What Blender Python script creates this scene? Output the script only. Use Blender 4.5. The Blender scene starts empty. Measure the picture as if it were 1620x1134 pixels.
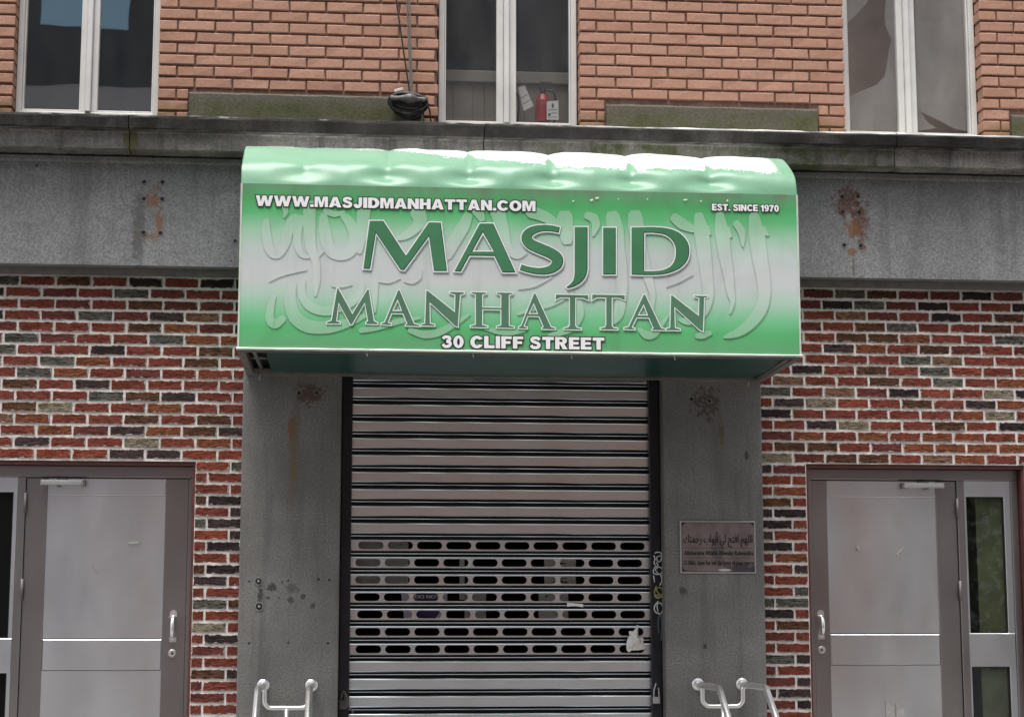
import bpy, bmesh, math, random
from math import sin, cos, pi, radians
from mathutils import Vector, Matrix, noise as mnoise
from mathutils.geometry import tessellate_polygon

random.seed(7)
SC = bpy.context.scene
COL = SC.collection

# ------------------------------------------------------------------ camera, sky, sun, exposure
CAM = Vector((0.0, -10.7, 1.65))
YAW, PITCH = radians(5.08), radians(8.35)
FWD = Vector((sin(YAW) * cos(PITCH), cos(YAW) * cos(PITCH), sin(PITCH)))
cam_data = bpy.data.cameras.new('camera')
cam_data.sensor_width = 36.0
cam_data.sensor_fit = 'HORIZONTAL'
cam_data.lens = 64.0
cam_data.clip_start = 0.1
cam_data.clip_end = 600
cam = bpy.data.objects.new('camera', cam_data)
COL.objects.link(cam)
cam.location = CAM
cam.rotation_euler = FWD.to_track_quat('-Z', 'Y').to_euler()
SC.camera = cam

SUN_EL, SUN_AZ = radians(73), radians(205)      # azimuth clockwise from +Y: high above the street, behind the camera
world = bpy.data.worlds.new('World')
SC.world = world
world.use_nodes = True
wn = world.node_tree
wn.nodes.clear()
w_out = wn.nodes.new('ShaderNodeOutputWorld')
w_bg = wn.nodes.new('ShaderNodeBackground')
w_sky = wn.nodes.new('ShaderNodeTexSky')
w_sky.sky_type = 'NISHITA'
w_sky.sun_disc = False
w_sky.sun_elevation = SUN_EL
w_sky.sun_rotation = SUN_AZ
w_sky.air_density = 1.0
w_sky.dust_density = 4.0
w_sky.ozone_density = 1.0
w_hsv = wn.nodes.new('ShaderNodeHueSaturation')  # a grey overcast sky
w_hsv.inputs['Saturation'].default_value = 0.28
wn.links.new(w_sky.outputs[0], w_hsv.inputs['Color'])
wn.links.new(w_hsv.outputs[0], w_bg.inputs[0])
w_bg.inputs[1].default_value = 0.10
wn.links.new(w_bg.outputs[0], w_out.inputs[0])

sun_data = bpy.data.lights.new('sun', 'SUN')
sun_data.energy = 1.5
sun_data.angle = radians(34)
sun_data.color = (1.0, 0.985, 0.965)
sun = bpy.data.objects.new('sun', sun_data)
COL.objects.link(sun)
sun_dir = Vector((sin(SUN_AZ) * cos(SUN_EL), cos(SUN_AZ) * cos(SUN_EL), sin(SUN_EL)))
sun.rotation_euler = sun_dir.to_track_quat('Z', 'Y').to_euler()
sun.location = (-4, -8, 20)

SC.view_settings.view_transform = 'Standard'
SC.view_settings.look = 'None'
SC.view_settings.gamma = 1.0
SC.view_settings.use_curve_mapping = False
SC.view_settings.exposure = 1.2
SC.render.engine = 'CYCLES'
SC.cycles.max_bounces = 8
SC.cycles.transparent_max_bounces = 8
SC.cycles.caustics_reflective = False
SC.cycles.caustics_refractive = False

# ------------------------------------------------------------------ helpers
RIGHT = Vector((cos(YAW), -sin(YAW), 0))
UP = RIGHT.cross(FWD)


def at(px, py, y=0.0):
    """the point of the plane Y = y seen at a pixel of the photograph (measuring aid)"""
    d = FWD + RIGHT * ((px - 810) / 2880) - UP * ((py - 567) / 2880)
    t = (y - CAM.y) / d.y
    p = CAM + d * t
    return (p.x, p.z)


def lin(r, g, b):
    f = lambda c: (c / 255 / 12.92) if c <= 10 else ((c / 255 + 0.055) / 1.055) ** 2.4
    return (f(r), f(g), f(b))


class Nd:
    """small wrapper round a material's node tree"""
    def __init__(s, name):
        s.m = bpy.data.materials.new(name)
        s.m.use_nodes = True
        s.t = s.m.node_tree
        s.b = s.t.nodes['Principled BSDF']
        s.out = s.t.nodes['Material Output']

    def new(s, kind, **kw):
        n = s.t.nodes.new(kind)
        for k, v in kw.items():
            setattr(n, k, v)
        return n

    def put(s, sock, v):
        if v is None:
            return
        if isinstance(v, bpy.types.NodeSocket):
            s.t.links.new(v, sock)
        elif isinstance(v, (tuple, list)) and len(v) == 3 and sock.type == 'RGBA':
            sock.default_value = (*v, 1)
        else:
            sock.default_value = v

    def pos(s):
        return s.new('ShaderNodeNewGeometry').outputs['Position']

    def tc(s, which):
        return s.new('ShaderNodeTexCoord').outputs[which]

    def rnd(s):
        return s.new('ShaderNodeObjectInfo').outputs['Random']

    def math(s, op, a, b=0.0, c=None, clamp=False):
        n = s.new('ShaderNodeMath', operation=op, use_clamp=clamp)
        s.put(n.inputs[0], a)
        s.put(n.inputs[1], b)
        if c is not None:
            s.put(n.inputs[2], c)
        return n.outputs[0]

    def vmath(s, op, a, b):
        n = s.new('ShaderNodeVectorMath', operation=op)
        s.put(n.inputs[0], a)
        s.put(n.inputs[1], b)
        return n.outputs['Value'] if op == 'LENGTH' else n.outputs[0]

    def noise(s, scale, detail=3.0, vec=None, rough=0.55, dist=0.0):
        n = s.new('ShaderNodeTexNoise')
        s.put(n.inputs['Vector'], vec if vec is not None else s.pos())
        n.inputs['Scale'].default_value = scale
        n.inputs['Detail'].default_value = detail
        n.inputs['Roughness'].default_value = rough
        n.inputs['Distortion'].default_value = dist
        return n.outputs['Fac']

    def scaled(s, vec, v):
        return s.vmath('MULTIPLY', vec, v)

    def ramp(s, fac, stops, interp='LINEAR'):
        n = s.new('ShaderNodeValToRGB')
        r = n.color_ramp
        r.interpolation = interp
        while len(r.elements) < len(stops):
            r.elements.new(0.5)
        for e, (p, c) in zip(r.elements, stops):
            e.position = p
            e.color = (*c, 1) if isinstance(c, (tuple, list)) else (c, c, c, 1)
        s.put(n.inputs[0], fac)
        return n.outputs[0]

    def mix(s, fac, a, b, blend='MIX'):
        n = s.new('ShaderNodeMix', data_type='RGBA', blend_type=blend)
        s.put(n.inputs[0], fac)
        s.put(n.inputs[6], a)
        s.put(n.inputs[7], b)
        return n.outputs[2]

    def xyz(s, vec):
        n = s.new('ShaderNodeSeparateXYZ')
        s.put(n.inputs[0], vec)
        return n.outputs

    def bump(s, h, strength=0.3, dist=0.01):
        n = s.new('ShaderNodeBump')
        n.inputs['Strength'].default_value = strength
        n.inputs['Distance'].default_value = dist
        s.put(n.inputs['Height'], h)
        s.t.links.new(n.outputs[0], s.b.inputs['Normal'])

    def spot(s, c, r, wob, k=0.9, soft=0.25):
        """mask of one irregular stain round the world point c with radii r"""
        v = s.vmath('DIVIDE', s.vmath('SUBTRACT', s.pos(), c), r)
        ln = s.vmath('LENGTH', v, (0, 0, 0))
        x = s.math('SUBTRACT', 1.0, ln)
        x = s.math('ADD', x, s.math('MULTIPLY', s.math('SUBTRACT', wob, 0.5), k * 2))
        return s.math('DIVIDE', x, soft, clamp=True)

    def set(s, base=None, rough=None, metal=None, coat=None, spec=None):
        s.put(s.b.inputs['Base Color'], base)
        s.put(s.b.inputs['Roughness'], rough)
        s.put(s.b.inputs['Metallic'], metal)
        s.put(s.b.inputs['Coat Weight'], coat)
        s.put(s.b.inputs['Specular IOR Level'], spec)
        return s.m


def plain(name, base, rough=0.6, metal=0.0, var=0.12, scale=25, spec=None, coat=None):
    n = Nd(name)
    f = n.noise(scale, 4)
    lo = tuple(max(0, c * (1 - var)) for c in base)
    hi = tuple(min(1, c * (1 + var)) for c in base)
    n.set(n.ramp(f, [(0.3, lo), (0.7, hi)]), n.math('ADD', rough - 0.08, n.math('MULTIPLY', f, 0.16)), metal, coat, spec)
    return n.m


class MB:
    """collects shapes, then becomes one mesh object"""
    def __init__(s):
        s.v, s.f, s.m, s.sm = [], [], [], []

    def add(s, vs, fs, mi=0, smooth=False):
        o = len(s.v)
        s.v += [tuple(v) for v in vs]
        for f in fs:
            s.f.append(tuple(i + o for i in f))
            s.m.append(mi)
            s.sm.append(smooth)
        return s

    def box(s, x0, x1, y0, y1, z0, z1, mi=0, ch=0.0):
        if ch <= 0:
            vs = [(x, y, z) for x in (x0, x1) for y in (y0, y1) for z in (z0, z1)]
            return s.add(vs, [(0, 1, 3, 2), (4, 6, 7, 5), (0, 4, 5, 1), (2, 3, 7, 6), (0, 2, 6, 4), (1, 5, 7, 3)], mi)
        # chamfered front edges (front is the low-y side)
        a = [(x0, y1, z0), (x1, y1, z0), (x1, y1, z1), (x0, y1, z1)]
        b = [(x0, y0 + ch, z0), (x1, y0 + ch, z0), (x1, y0 + ch, z1), (x0, y0 + ch, z1)]
        c = [(x0 + ch, y0, z0 + ch), (x1 - ch, y0, z0 + ch), (x1 - ch, y0, z1 - ch), (x0 + ch, y0, z1 - ch)]
        fs = [(8, 9, 10, 11), (3, 2, 1, 0)]
        for i in range(4):
            j = (i + 1) % 4
            fs += [(i, j, 4 + j, 4 + i), (4 + i, 4 + j, 8 + j, 8 + i)]
        return s.add(a + b + c, fs, mi)

    def tube(s, path, r, n=10, mi=0, cap=True):
        path = [Vector(p) for p in path]
        rs = r if isinstance(r, (list, tuple)) else [r] * len(path)
        vs, fs = [], []
        ref = Vector((0, 0, 1))
        prev = None
        for i, p in enumerate(path):
            t = (path[min(i + 1, len(path) - 1)] - path[max(i - 1, 0)]).normalized()
            if prev is None:
                u = t.cross(ref)
                if u.length < 0.05:
                    u = t.cross(Vector((1, 0, 0)))
            else:
                u = prev - t * prev.dot(t)
            u.normalize()
            prev = u
            w = t.cross(u)
            for k in range(n):
                a = 2 * pi * k / n
                vs.append(p + (u * cos(a) + w * sin(a)) * rs[i])
        for i in range(len(path) - 1):
            for k in range(n):
                j = (k + 1) % n
                fs.append((i * n + k, i * n + j, (i + 1) * n + j, (i + 1) * n + k))
        s.add(vs, fs, mi, True)
        if cap:
            o = len(s.v) - len(vs)
            L = len(path) - 1
            s.f += [tuple(o + k for k in reversed(range(n))), tuple(o + L * n + k for k in range(n))]
            s.m += [mi, mi]
            s.sm += [False, False]
        return s

    def lathe(s, c, axis, prof, n=16, mi=0):
        """prof: (distance along axis, radius)"""
        axis = Vector(axis).normalized()
        u = axis.orthogonal().normalized()
        w = axis.cross(u)
        c = Vector(c)
        vs, fs = [], []
        for d, r in prof:
            for k in range(n):
                a = 2 * pi * k / n
                vs.append(c + axis * d + (u * cos(a) + w * sin(a)) * r)
        for i in range(len(prof) - 1):
            for k in range(n):
                j = (k + 1) % n
                fs.append((i * n + k, i * n + j, (i + 1) * n + j, (i + 1) * n + k))
        fs.append(tuple(range((len(prof) - 1) * n, len(prof) * n)))
        fs.append(tuple(reversed(range(n))))
        return s.add(vs, fs, mi, False)

    def extrude_x(s, prof, x0, x1, mi=0, nx=1, jit=0.0, seed=0, caps=True, mis=None):
        """closed (y, z) profile swept along x"""
        m = len(prof)
        vs, fs = [], []
        for i in range(nx + 1):
            x = x0 + (x1 - x0) * i / nx
            for k, (y, z) in enumerate(prof):
                jy = jit * mnoise.noise((x * 9 + seed, k * 3.1, 0)) if jit else 0
                jz = jit * mnoise.noise((x * 9 + seed, k * 3.1, 7)) if jit else 0
                vs.append((x, y + jy, z + jz))
        for i in range(nx):
            for k in range(m):
                j = (k + 1) % m
                fs.append((i * m + k, i * m + j, (i + 1) * m + j, (i + 1) * m + k))
        if caps:
            fs.append(tuple(reversed(range(m))))
            fs.append(tuple(nx * m + k for k in range(m)))
        s.add(vs, fs, mi)
        if mis:
            o = len(s.m) - len(fs)
            for i in range(nx):
                for k in range(m):
                    s.m[o + i * m + k] = mis[k]
        return s

    def sheet(s, loops, y, mi=0):
        """flat polygon with holes, facing -y; loops of (x, z), the first is the outline"""
        vv = [[Vector((x, 0, z)) for x, z in L] for L in loops]
        flat = [(x, y, z) for L in loops for x, z in L]
        tris = []
        for t in tessellate_polygon(vv):
            a, b, c = (flat[i] for i in t)
            cr = (b[0] - a[0]) * (c[2] - a[2]) - (b[2] - a[2]) * (c[0] - a[0])
            if abs(cr) < 1e-12:
                continue
            tris.append(t if cr > 0 else (t[0], t[2], t[1]))
        return s.add(flat, tris, mi)

    def prism(s, loops, y0, y1, mi=0, back=False):
        s.sheet(loops, y0, mi)
        if back:
            s.sheet(loops, y1, mi)
        for L in loops:
            n = len(L)
            vs = [(x, y0, z) for x, z in L] + [(x, y1, z) for x, z in L]
            s.add(vs, [(i, (i + 1) % n, n + (i + 1) % n, n + i) for i in range(n)], mi)
        return s

    def strip(s, path, widths, y, mi=0, wig=0.0, flat=False):
        """flat ribbon on the plane y (path of (x, z)), round ends"""
        a, b = ribbon(path, widths)
        if flat:
            a, b = a[2:-2], b[2:-2]
        vs = []
        for i, (p, q) in enumerate(zip(a, b)):
            yy = y - i * wig
            vs += [(p[0], yy, p[1]), (q[0], yy, q[1])]
        fs = [(2 * i, 2 * i + 1, 2 * i + 3, 2 * i + 2) for i in range(len(a) - 1)]
        return s.add(vs, fs, mi)

    def mesh(s, name, mats):
        me = bpy.data.meshes.new(name)
        me.from_pydata(s.v, [], s.f)
        for m in (mats if isinstance(mats, (list, tuple)) else [mats]):
            me.materials.append(m)
        me.polygons.foreach_set('material_index', s.m)
        me.polygons.foreach_set('use_smooth', s.sm)
        me.update()
        return me

    def build(s, name, mats, parent=None, label=None, fix=True):
        me = s.mesh(name, mats)
        if fix:
            bm = bmesh.new()
            bm.from_mesh(me)
            bmesh.ops.recalc_face_normals(bm, faces=bm.faces)
            bm.to_mesh(me)
            bm.free()
        o = bpy.data.objects.new(name, me)
        COL.objects.link(o)
        if parent is not None:
            o.parent = parent
            o.location = -wpos(parent)
        if label:
            o['label'] = label
        return o


def wpos(o):
    p = Vector((0, 0, 0))
    while o is not None:
        p += o.location
        o = o.parent
    return p


def cushion(x0, x1, y0, y1, z0, z1, amp, seed):
    """sheet metal panel, very slightly oil-canned between its edges"""
    b = MB()
    nx, nz = 14, 22
    vs, fs = [], []
    for i in range(nx + 1):
        for j in range(nz + 1):
            u, w = i / nx, j / nz
            e = (1 - (2 * u - 1) ** 6) * (1 - (2 * w - 1) ** 6)
            d = amp * (1.5 * mnoise.noise((u * 1.5 + seed, w * 1.1, seed)) + 0.6 * cos((u - 0.5) * 5)) * e
            vs.append((x0 + (x1 - x0) * u, y0 - d, z0 + (z1 - z0) * w))
    for i in range(nx):
        for j in range(nz):
            a = i * (nz + 1) + j
            fs.append((a, a + nz + 1, a + nz + 2, a + 1))
    b.add(vs, fs, 0, True)
    o = len(b.v)
    b.add([(x0, y1, z0), (x1, y1, z0), (x1, y1, z1), (x0, y1, z1)], [(3, 2, 1, 0)])
    return b


def thing(name, label, cat, loc=(0, 0, 0), group=None):
    o = bpy.data.objects.new(name, None)
    o.empty_display_size = 0.1
    COL.objects.link(o)
    o.location = loc
    return tag(o, label, cat, group)


def tag(o, label, cat, group=None):
    o['label'] = label
    o['category'] = cat
    if group:
        o['group'] = group
    return o


def structure(o, label=None):
    o['kind'] = 'structure'
    if label:
        o['label'] = label
    return o


def smooth_path(pts, n=6):
    """Catmull-Rom through the points (any dimension)"""
    P = [Vector(p) for p in pts]
    if len(P) < 3:
        return P
    out = []
    for i in range(len(P) - 1):
        p0, p1, p2, p3 = P[max(i - 1, 0)], P[i], P[i + 1], P[min(i + 2, len(P) - 1)]
        for k in range(n):
            t = k / n
            out.append(0.5 * ((2 * p1) + (p2 - p0) * t + (2 * p0 - 5 * p1 + 4 * p2 - p3) * t * t + (3 * p1 - p0 - 3 * p2 + p3) * t ** 3))
    out.append(P[-1])
    return out


def ribbon(path, widths):
    """left and right edge of a brush stroke; path and widths are sampled alike"""
    P = [Vector((p[0], p[1])) for p in path]
    n = len(P)
    A, B = [], []
    W = [widths[0] + (widths[-1] - widths[0]) * i / (n - 1) for i in range(n)] if len(widths) == 2 else widths
    if len(W) != n:
        W = [W[min(len(W) - 1, int(i / (n - 1) * (len(W) - 1)))] * (1 - (i / (n - 1) * (len(W) - 1)) % 1) +
             W[min(len(W) - 1, int(i / (n - 1) * (len(W) - 1)) + 1)] * ((i / (n - 1) * (len(W) - 1)) % 1) for i in range(n)]
    for i in range(n):
        t = (P[min(i + 1, n - 1)] - P[max(i - 1, 0)])
        t = t.normalized() if t.length > 1e-9 else Vector((1, 0))
        nn = Vector((-t.y, t.x)) * W[i] / 2
        if i in (0, n - 1):
            sgn = -1 if i == 0 else 1
            caps = [(0.97, 0.25), (0.6, 0.8)] if i == n - 1 else [(0.6, 0.8), (0.97, 0.25)]
            if i == 0:
                for c, e in caps:
                    A.append(P[i] + nn * c + t * sgn * e * W[i] / 2)
                    B.append(P[i] - nn * c + t * sgn * e * W[i] / 2)
            A.append(P[i] + nn)
            B.append(P[i] - nn)
            if i == n - 1:
                for c, e in caps:
                    A.append(P[i] + nn * c + t * sgn * e * W[i] / 2)
                    B.append(P[i] - nn * c + t * sgn * e * W[i] / 2)
        else:
            A.append(P[i] + nn)
            B.append(P[i] - nn)
    return [tuple(p) for p in A], [tuple(p) for p in B]


def area(L):
    return sum(L[i][0] * L[(i + 1) % len(L)][1] - L[(i + 1) % len(L)][0] * L[i][1] for i in range(len(L))) / 2


def grow(L, d, limit=2.2):
    """outline moved outward by d (mitred)"""
    if area(L) < 0:
        L = L[::-1]
    n = len(L)
    out = []
    for i in range(n):
        a, b, c = Vector(L[i - 1]), Vector(L[i]), Vector(L[(i + 1) % n])
        e1, e2 = (b - a), (c - b)
        if e1.length < 1e-9 or e2.length < 1e-9:
            out.append(tuple(b))
            continue
        n1 = Vector((e1.y, -e1.x)).normalized()
        n2 = Vector((e2.y, -e2.x)).normalized()
        m = n1 + n2
        if m.length < 1e-6:
            out.append(tuple(b + n1 * d))
            continue
        m.normalize()
        k = 1 / max(0.2, m.dot(n1))
        out.append(tuple(b + m * d * min(k, limit)))
    return out


def ellipse(cx, cz, rx, rz, a0=0, a1=360, n=16):
    return [(cx + rx * cos(radians(a0 + (a1 - a0) * i / n)), cz + rz * sin(radians(a0 + (a1 - a0) * i / n))) for i in range(n + (a1 - a0 != 360))]


# ------------------------------------------------------------------ materials
def stone_mat(name, lo, hi, speck=90, spots=(), rough=0.62):
    n = Nd(name)
    f = n.noise(speck, 2, rough=0.7)
    g = n.noise(3.0, 5)
    base = n.ramp(f, [(0.32, lo), (0.5, tuple((a + b) / 2 for a, b in zip(lo, hi))), (0.68, hi)])
    base = n.mix(n.ramp(g, [(0.3, 0.0), (0.75, 0.6)]), base, tuple(c * 0.6 for c in lo), 'MIX')
    dark = n.ramp(n.noise(38, 3, rough=0.7), [(0.66, 0.0), (0.72, 1.0)])
    base = n.mix(n.math('MULTIPLY', dark, 0.35), base, tuple(c * 0.35 for c in lo))
    wob = n.ramp(n.noise(26, 6, rough=0.72), [(0.32, 0.0), (0.68, 1.0)])
    fine = n.ramp(n.noise(70, 4, rough=0.7), [(0.35, 0.6), (0.6, 1.0)])
    drip = n.noise(7, 4, n.scaled(n.pos(), (1.6, 1, 0.16)))
    base = n.mix(n.ramp(drip, [(0.5, 0.0), (0.72, 0.45)]), base, tuple(c * 0.5 for c in lo))
    for c, r, colour, k in spots:
        base = n.mix(n.math('MULTIPLY', n.spot(c, r, wob, k * 0.9, 0.35), n.math('MULTIPLY', fine, 0.9)), base, colour)
    n.bump(f, 0.25, 0.004)
    return n.set(base, rough, 0.0, spec=0.4)


RUST, RUST2, RUST3 = (0.115, 0.036, 0.016), (0.21, 0.085, 0.030), (0.13, 0.095, 0.06)
GREASE = (0.03, 0.03, 0.03)
M = {}
LFY = -0.07                         # face of the lintel
LQ = (10.7 + LFY) / 10.7
M['lintel'] = stone_mat('speckled_lintel', (0.155, 0.155, 0.157), (0.36, 0.360, 0.362), 95, [((a[0] * LQ, 0, 1.65 + (a[2] - 1.65) * LQ), b, c, d) for a, b, c, d in [
    ((-1.18, 0, 4.16), (0.05, 0.2, 0.09), RUST2, 0.7),
    ((-1.145, 0, 4.02), (0.025, 0.2, 0.07), RUST2, 0.6),
    ((-1.175, 0, 3.925), (0.05, 0.2, 0.03), RUST2, 0.7),
    ((-1.285, 0, 3.93), (0.02, 0.2, 0.05), RUST2, 0.6),
    ((-1.27, 0, 3.98), (0.05, 0.2, 0.28), (0.09, 0.088, 0.086), 0.4),
    ((3.02, 0, 4.22), (0.10, 0.2, 0.11), RUST, 0.55),
    ((3.10, 0, 4.10), (0.055, 0.2, 0.18), RUST, 0.6),
    ((3.05, 0, 4.06), (0.055, 0.2, 0.06), RUST2, 0.5),
    ((3.04, 0, 3.91), (0.035, 0.2, 0.04), RUST2, 0.5),
    ((3.045, 0, 3.84), (0.01, 0.2, 0.08), RUST3, 0.5),
]])
M['pier'] = stone_mat('speckled_pier', (0.145, 0.142, 0.134), (0.295, 0.289, 0.274), 95, [
    ((-0.345, 0, 2.80), (0.026, 0.3, 0.09), RUST2, 0.4),
    ((-0.335, 0, 2.60), (0.03, 0.3, 0.28), (0.18, 0.135, 0.085), 1.0),
    ((-0.24, 0, 3.00), (0.09, 0.3, 0.07), (0.10, 0.045, 0.03), 1.0),
    ((2.12, 0, 2.97), (0.08, 0.3, 0.09), (0.075, 0.05, 0.045), 1.2),
    ((2.21, 0, 2.80), (0.02, 0.3, 0.10), RUST3, 0.8),
    ((2.36, 0, 2.66), (0.014, 0.3, 0.03), GREASE, 0.3),
    ((-0.445, 0, 1.87), (0.035, 0.3, 0.025), GREASE, 0.7),
    ((-0.51, 0, 1.83), (0.016, 0.3, 0.05), GREASE, 0.8),
    ((-0.465, 0, 1.81), (0.012, 0.3, 0.012), GREASE, 0.5),
    ((-0.335, 0, 1.80), (0.022, 0.3, 0.022), (0.05, 0.05, 0.048), 0.6),
    ((-0.263, 0, 1.82), (0.019, 0.3, 0.019), (0.045, 0.045, 0.044), 0.15),
    ((-0.207, 0, 1.765), (0.019, 0.3, 0.019), (0.05, 0.05, 0.048), 0.15),
    ((-0.33, 0, 1.865), (0.05, 0.3, 0.03), (0.09, 0.088, 0.085), 0.6),
    ((1.965, 0, 1.85), (0.03, 0.3, 0.03), (0.045, 0.045, 0.043), 0.8),
    ((2.09, 0, 1.53), (0.012, 0.3, 0.02), GREASE, 0.5),
])


def ledge_mat():
    n = Nd('mossy_ledge_stone')
    p = n.pos()
    f = n.noise(60, 3, rough=0.7)
    g = n.noise(2.2, 5, n.scaled(p, (1, 1, 2.5)))
    base = n.ramp(f, [(0.3, (0.20, 0.19, 0.175)), (0.7, (0.39, 0.375, 0.35))])
    base = n.mix(n.ramp(g, [(0.42, 0.0), (0.66, 0.65)]), base, (0.06, 0.057, 0.052))
    drip = n.noise(14, 4, n.scaled(p, (1, 1, 0.12)))
    base = n.mix(n.ramp(drip, [(0.5, 0.0), (0.7, 0.55)]), base, (0.03, 0.03, 0.028))
    x, y, z = n.xyz(p)
    crust = n.math('MULTIPLY', n.math('DIVIDE', n.math('SUBTRACT', z, 4.503), 0.008, clamp=True), n.ramp(n.noise(3.5, 5), [(0.2, 0.72), (0.6, 0.96)]))
    base = n.mix(crust, base, (0.019, 0.018, 0.016))
    band = n.math('MULTIPLY', n.math('DIVIDE', n.math('SUBTRACT', x, 0.9), 0.5, clamp=True), n.math('DIVIDE', n.math('SUBTRACT', 3.28, x), 0.1, clamp=True))
    low = n.math('DIVIDE', n.math('SUBTRACT', 4.508, z), 0.01, clamp=True)
    moss = n.math('MULTIPLY', n.math('MULTIPLY', band, low), n.ramp(n.noise(5, 4), [(0.4, 0.0), (0.62, 0.8)]))
    base = n.mix(moss, base, n.ramp(n.noise(70, 2), [(0.3, (0.040, 0.055, 0.014)), (0.7, (0.10, 0.125, 0.03))]))
    lich = n.math('MULTIPLY', n.math('MULTIPLY', band, low), n.ramp(n.noise(17, 5, rough=0.7), [(0.55, 0.0), (0.6, 0.75)]))
    base = n.mix(lich, base, (0.20, 0.195, 0.17))
    tip = n.spot((-1.30, -0.2, 4.45), (0.05, 0.2, 0.07), n.noise(20, 4), 0.8)
    base = n.mix(n.math('MULTIPLY', tip, 0.8), base, (0.13, 0.12, 0.05))
    # pale patches on the very lip, fuller towards the right
    lip = n.math('MULTIPLY', n.math('DIVIDE', n.math('SUBTRACT', z, 4.582), 0.008, clamp=True), n.ramp(n.math('ADD', n.math('MULTIPLY', n.noise(7, 4), 0.75), n.math('MULTIPLY', n.math('SUBTRACT', x, 0.9, clamp=True), 0.28)), [(0.42, 0.0), (0.6, 0.9)]))
    base = n.mix(lip, base, (0.62, 0.61, 0.58))
    n.bump(n.math('ADD', f, n.math('MULTIPLY', g, 2)), 0.45, 0.008)
    return n.set(base, 0.9, spec=0.15)


M['ledge'] = ledge_mat()


def block_mat():
    n = Nd('mossy_block')
    f = n.noise(70, 3)
    g = n.noise(4.5, 5)
    base = n.ramp(f, [(0.3, (0.075, 0.067, 0.05)), (0.7, (0.13, 0.118, 0.09))])
    mz = n.ramp(n.noise(60, 3, rough=0.7), [(0.3, (0.038, 0.042, 0.014)), (0.7, (0.09, 0.095, 0.035))])
    z = n.xyz(n.pos())[2]
    lowz = n.math('DIVIDE', n.math('SUBTRACT', 4.80, z), 0.06, clamp=True)
    base = n.mix(n.math('MULTIPLY', n.ramp(g, [(0.36, 0.1), (0.58, 0.95)]), lowz), base, mz)
    n.bump(f, 0.4, 0.006)
    return n.set(base, 0.9)


M['block'] = block_mat()


def upper_brick_mat():
    n = Nd('terracotta_brick')
    o = n.tc('Object')
    r = n.rnd()
    ofs = n.new('ShaderNodeCombineXYZ')
    n.put(ofs.inputs[0], n.math('MULTIPLY', r, 31.0))
    n.put(ofs.inputs[1], n.math('MULTIPLY', r, 57.0))
    v = n.vmath('ADD', o, ofs.outputs[0])
    hue = n.ramp(r, [(0.0, (0.40, 0.220, 0.152)), (0.3, (0.445, 0.250, 0.176)), (0.6, (0.475, 0.272, 0.196)), (0.85, (0.42, 0.232, 0.163)), (1.0, (0.49, 0.285, 0.208))])
    f = n.noise(45, 4, v, 0.65)
    base = n.mix(n.ramp(f, [(0.35, 0.0), (0.75, 0.38)]), hue, (0.27, 0.125, 0.085))
    g = n.noise(9, 4, v)
    base = n.mix(n.ramp(g, [(0.55, 0.0), (0.8, 0.4)]), base, (0.52, 0.30, 0.21))
    # grime and algae close above the ledge
    z = n.xyz(n.pos())[2]
    low = n.math('DIVIDE', n.math('SUBTRACT', 4.78, z), 0.06, clamp=True)
    base = n.mix(n.math('MULTIPLY', low, n.ramp(n.noise(9, 4), [(0.3, 0.3), (0.6, 0.85)])), base, (0.20, 0.13, 0.06))
    crack = n.ramp(n.noise(10, 3, n.vmath('MULTIPLY', v, (1, 1, 3.5)), 0.6, 1.5), [(0.485, 0.0), (0.5, 1.0), (0.515, 0.0)])
    n.bump(n.math('ADD', n.math('MULTIPLY', f, 1.0), n.math('MULTIPLY', crack, -0.7)), 0.45, 0.006)
    return n.set(base, 0.82, spec=0.3)


M['ubrick'] = upper_brick_mat()
UM = Nd('brown_mortar')
UM.bump(UM.noise(80, 4), 0.5, 0.005)
M['umortar'] = UM.set(UM.ramp(UM.noise(30, 4), [(0.3, (0.14, 0.078, 0.058)), (0.7, (0.24, 0.145, 0.11))]), 0.95)


def lower_brick_mat(name, c, c2, crease, amp):
    n = Nd(name)
    o = n.tc('Object')
    r = n.rnd()
    ofs = n.new('ShaderNodeCombineXYZ')
    n.put(ofs.inputs[0], n.math('MULTIPLY', r, 41.0))
    n.put(ofs.inputs[1], n.math('MULTIPLY', r, 17.0))
    v = n.vmath('ADD', o, ofs.outputs[0])
    f = n.noise(60, 3, v, 0.65)
    w = n.noise(20, 3, n.vmath('MULTIPLY', v, (1.0, 1.0, 4.2)), 0.55, 1.1)      # wire-cut creases running along the brick
    base = n.mix(n.ramp(f, [(0.3, 0.0), (0.7, 1.0)]), c, c2)
    base = n.mix(n.ramp(r, [(0.0, 0.35), (0.5, 0.0), (1.0, 0.0)]), base, tuple(k * 0.6 for k in c))
    base = n.mix(n.math('MULTIPLY', n.ramp(w, [(0.38, 1.0), (0.52, 0.0)]), 0.85), base, crease)  # dark streaks that also put the shade of the creases into the colour
    # mortar smeared over the arrises
    g = n.xyz(n.tc('Generated'))
    ez = n.math('SUBTRACT', 0.5, n.math('ABSOLUTE', n.math('SUBTRACT', g[2], 0.5)))
    ex = n.math('MULTIPLY', n.math('SUBTRACT', 0.5, n.math('ABSOLUTE', n.math('SUBTRACT', g[0], 0.5))), 3.2)
    e = n.math('MINIMUM', ez, ex)
    sm = n.noise(34, 4, v, 0.6)
    mask = n.math('DIVIDE', n.math('SUBTRACT', n.math('SUBTRACT', n.math('MULTIPLY', sm, 0.60), 0.20), e), 0.05, clamp=True)
    base = n.mix(n.math('MULTIPLY', mask, 0.85), base, (0.56, 0.51, 0.475))
    n.bump(n.math('ADD', n.math('MULTIPLY', f, 0.35), w), 1.0, amp)
    return n.set(base, 0.85, spec=0.12)


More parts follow.
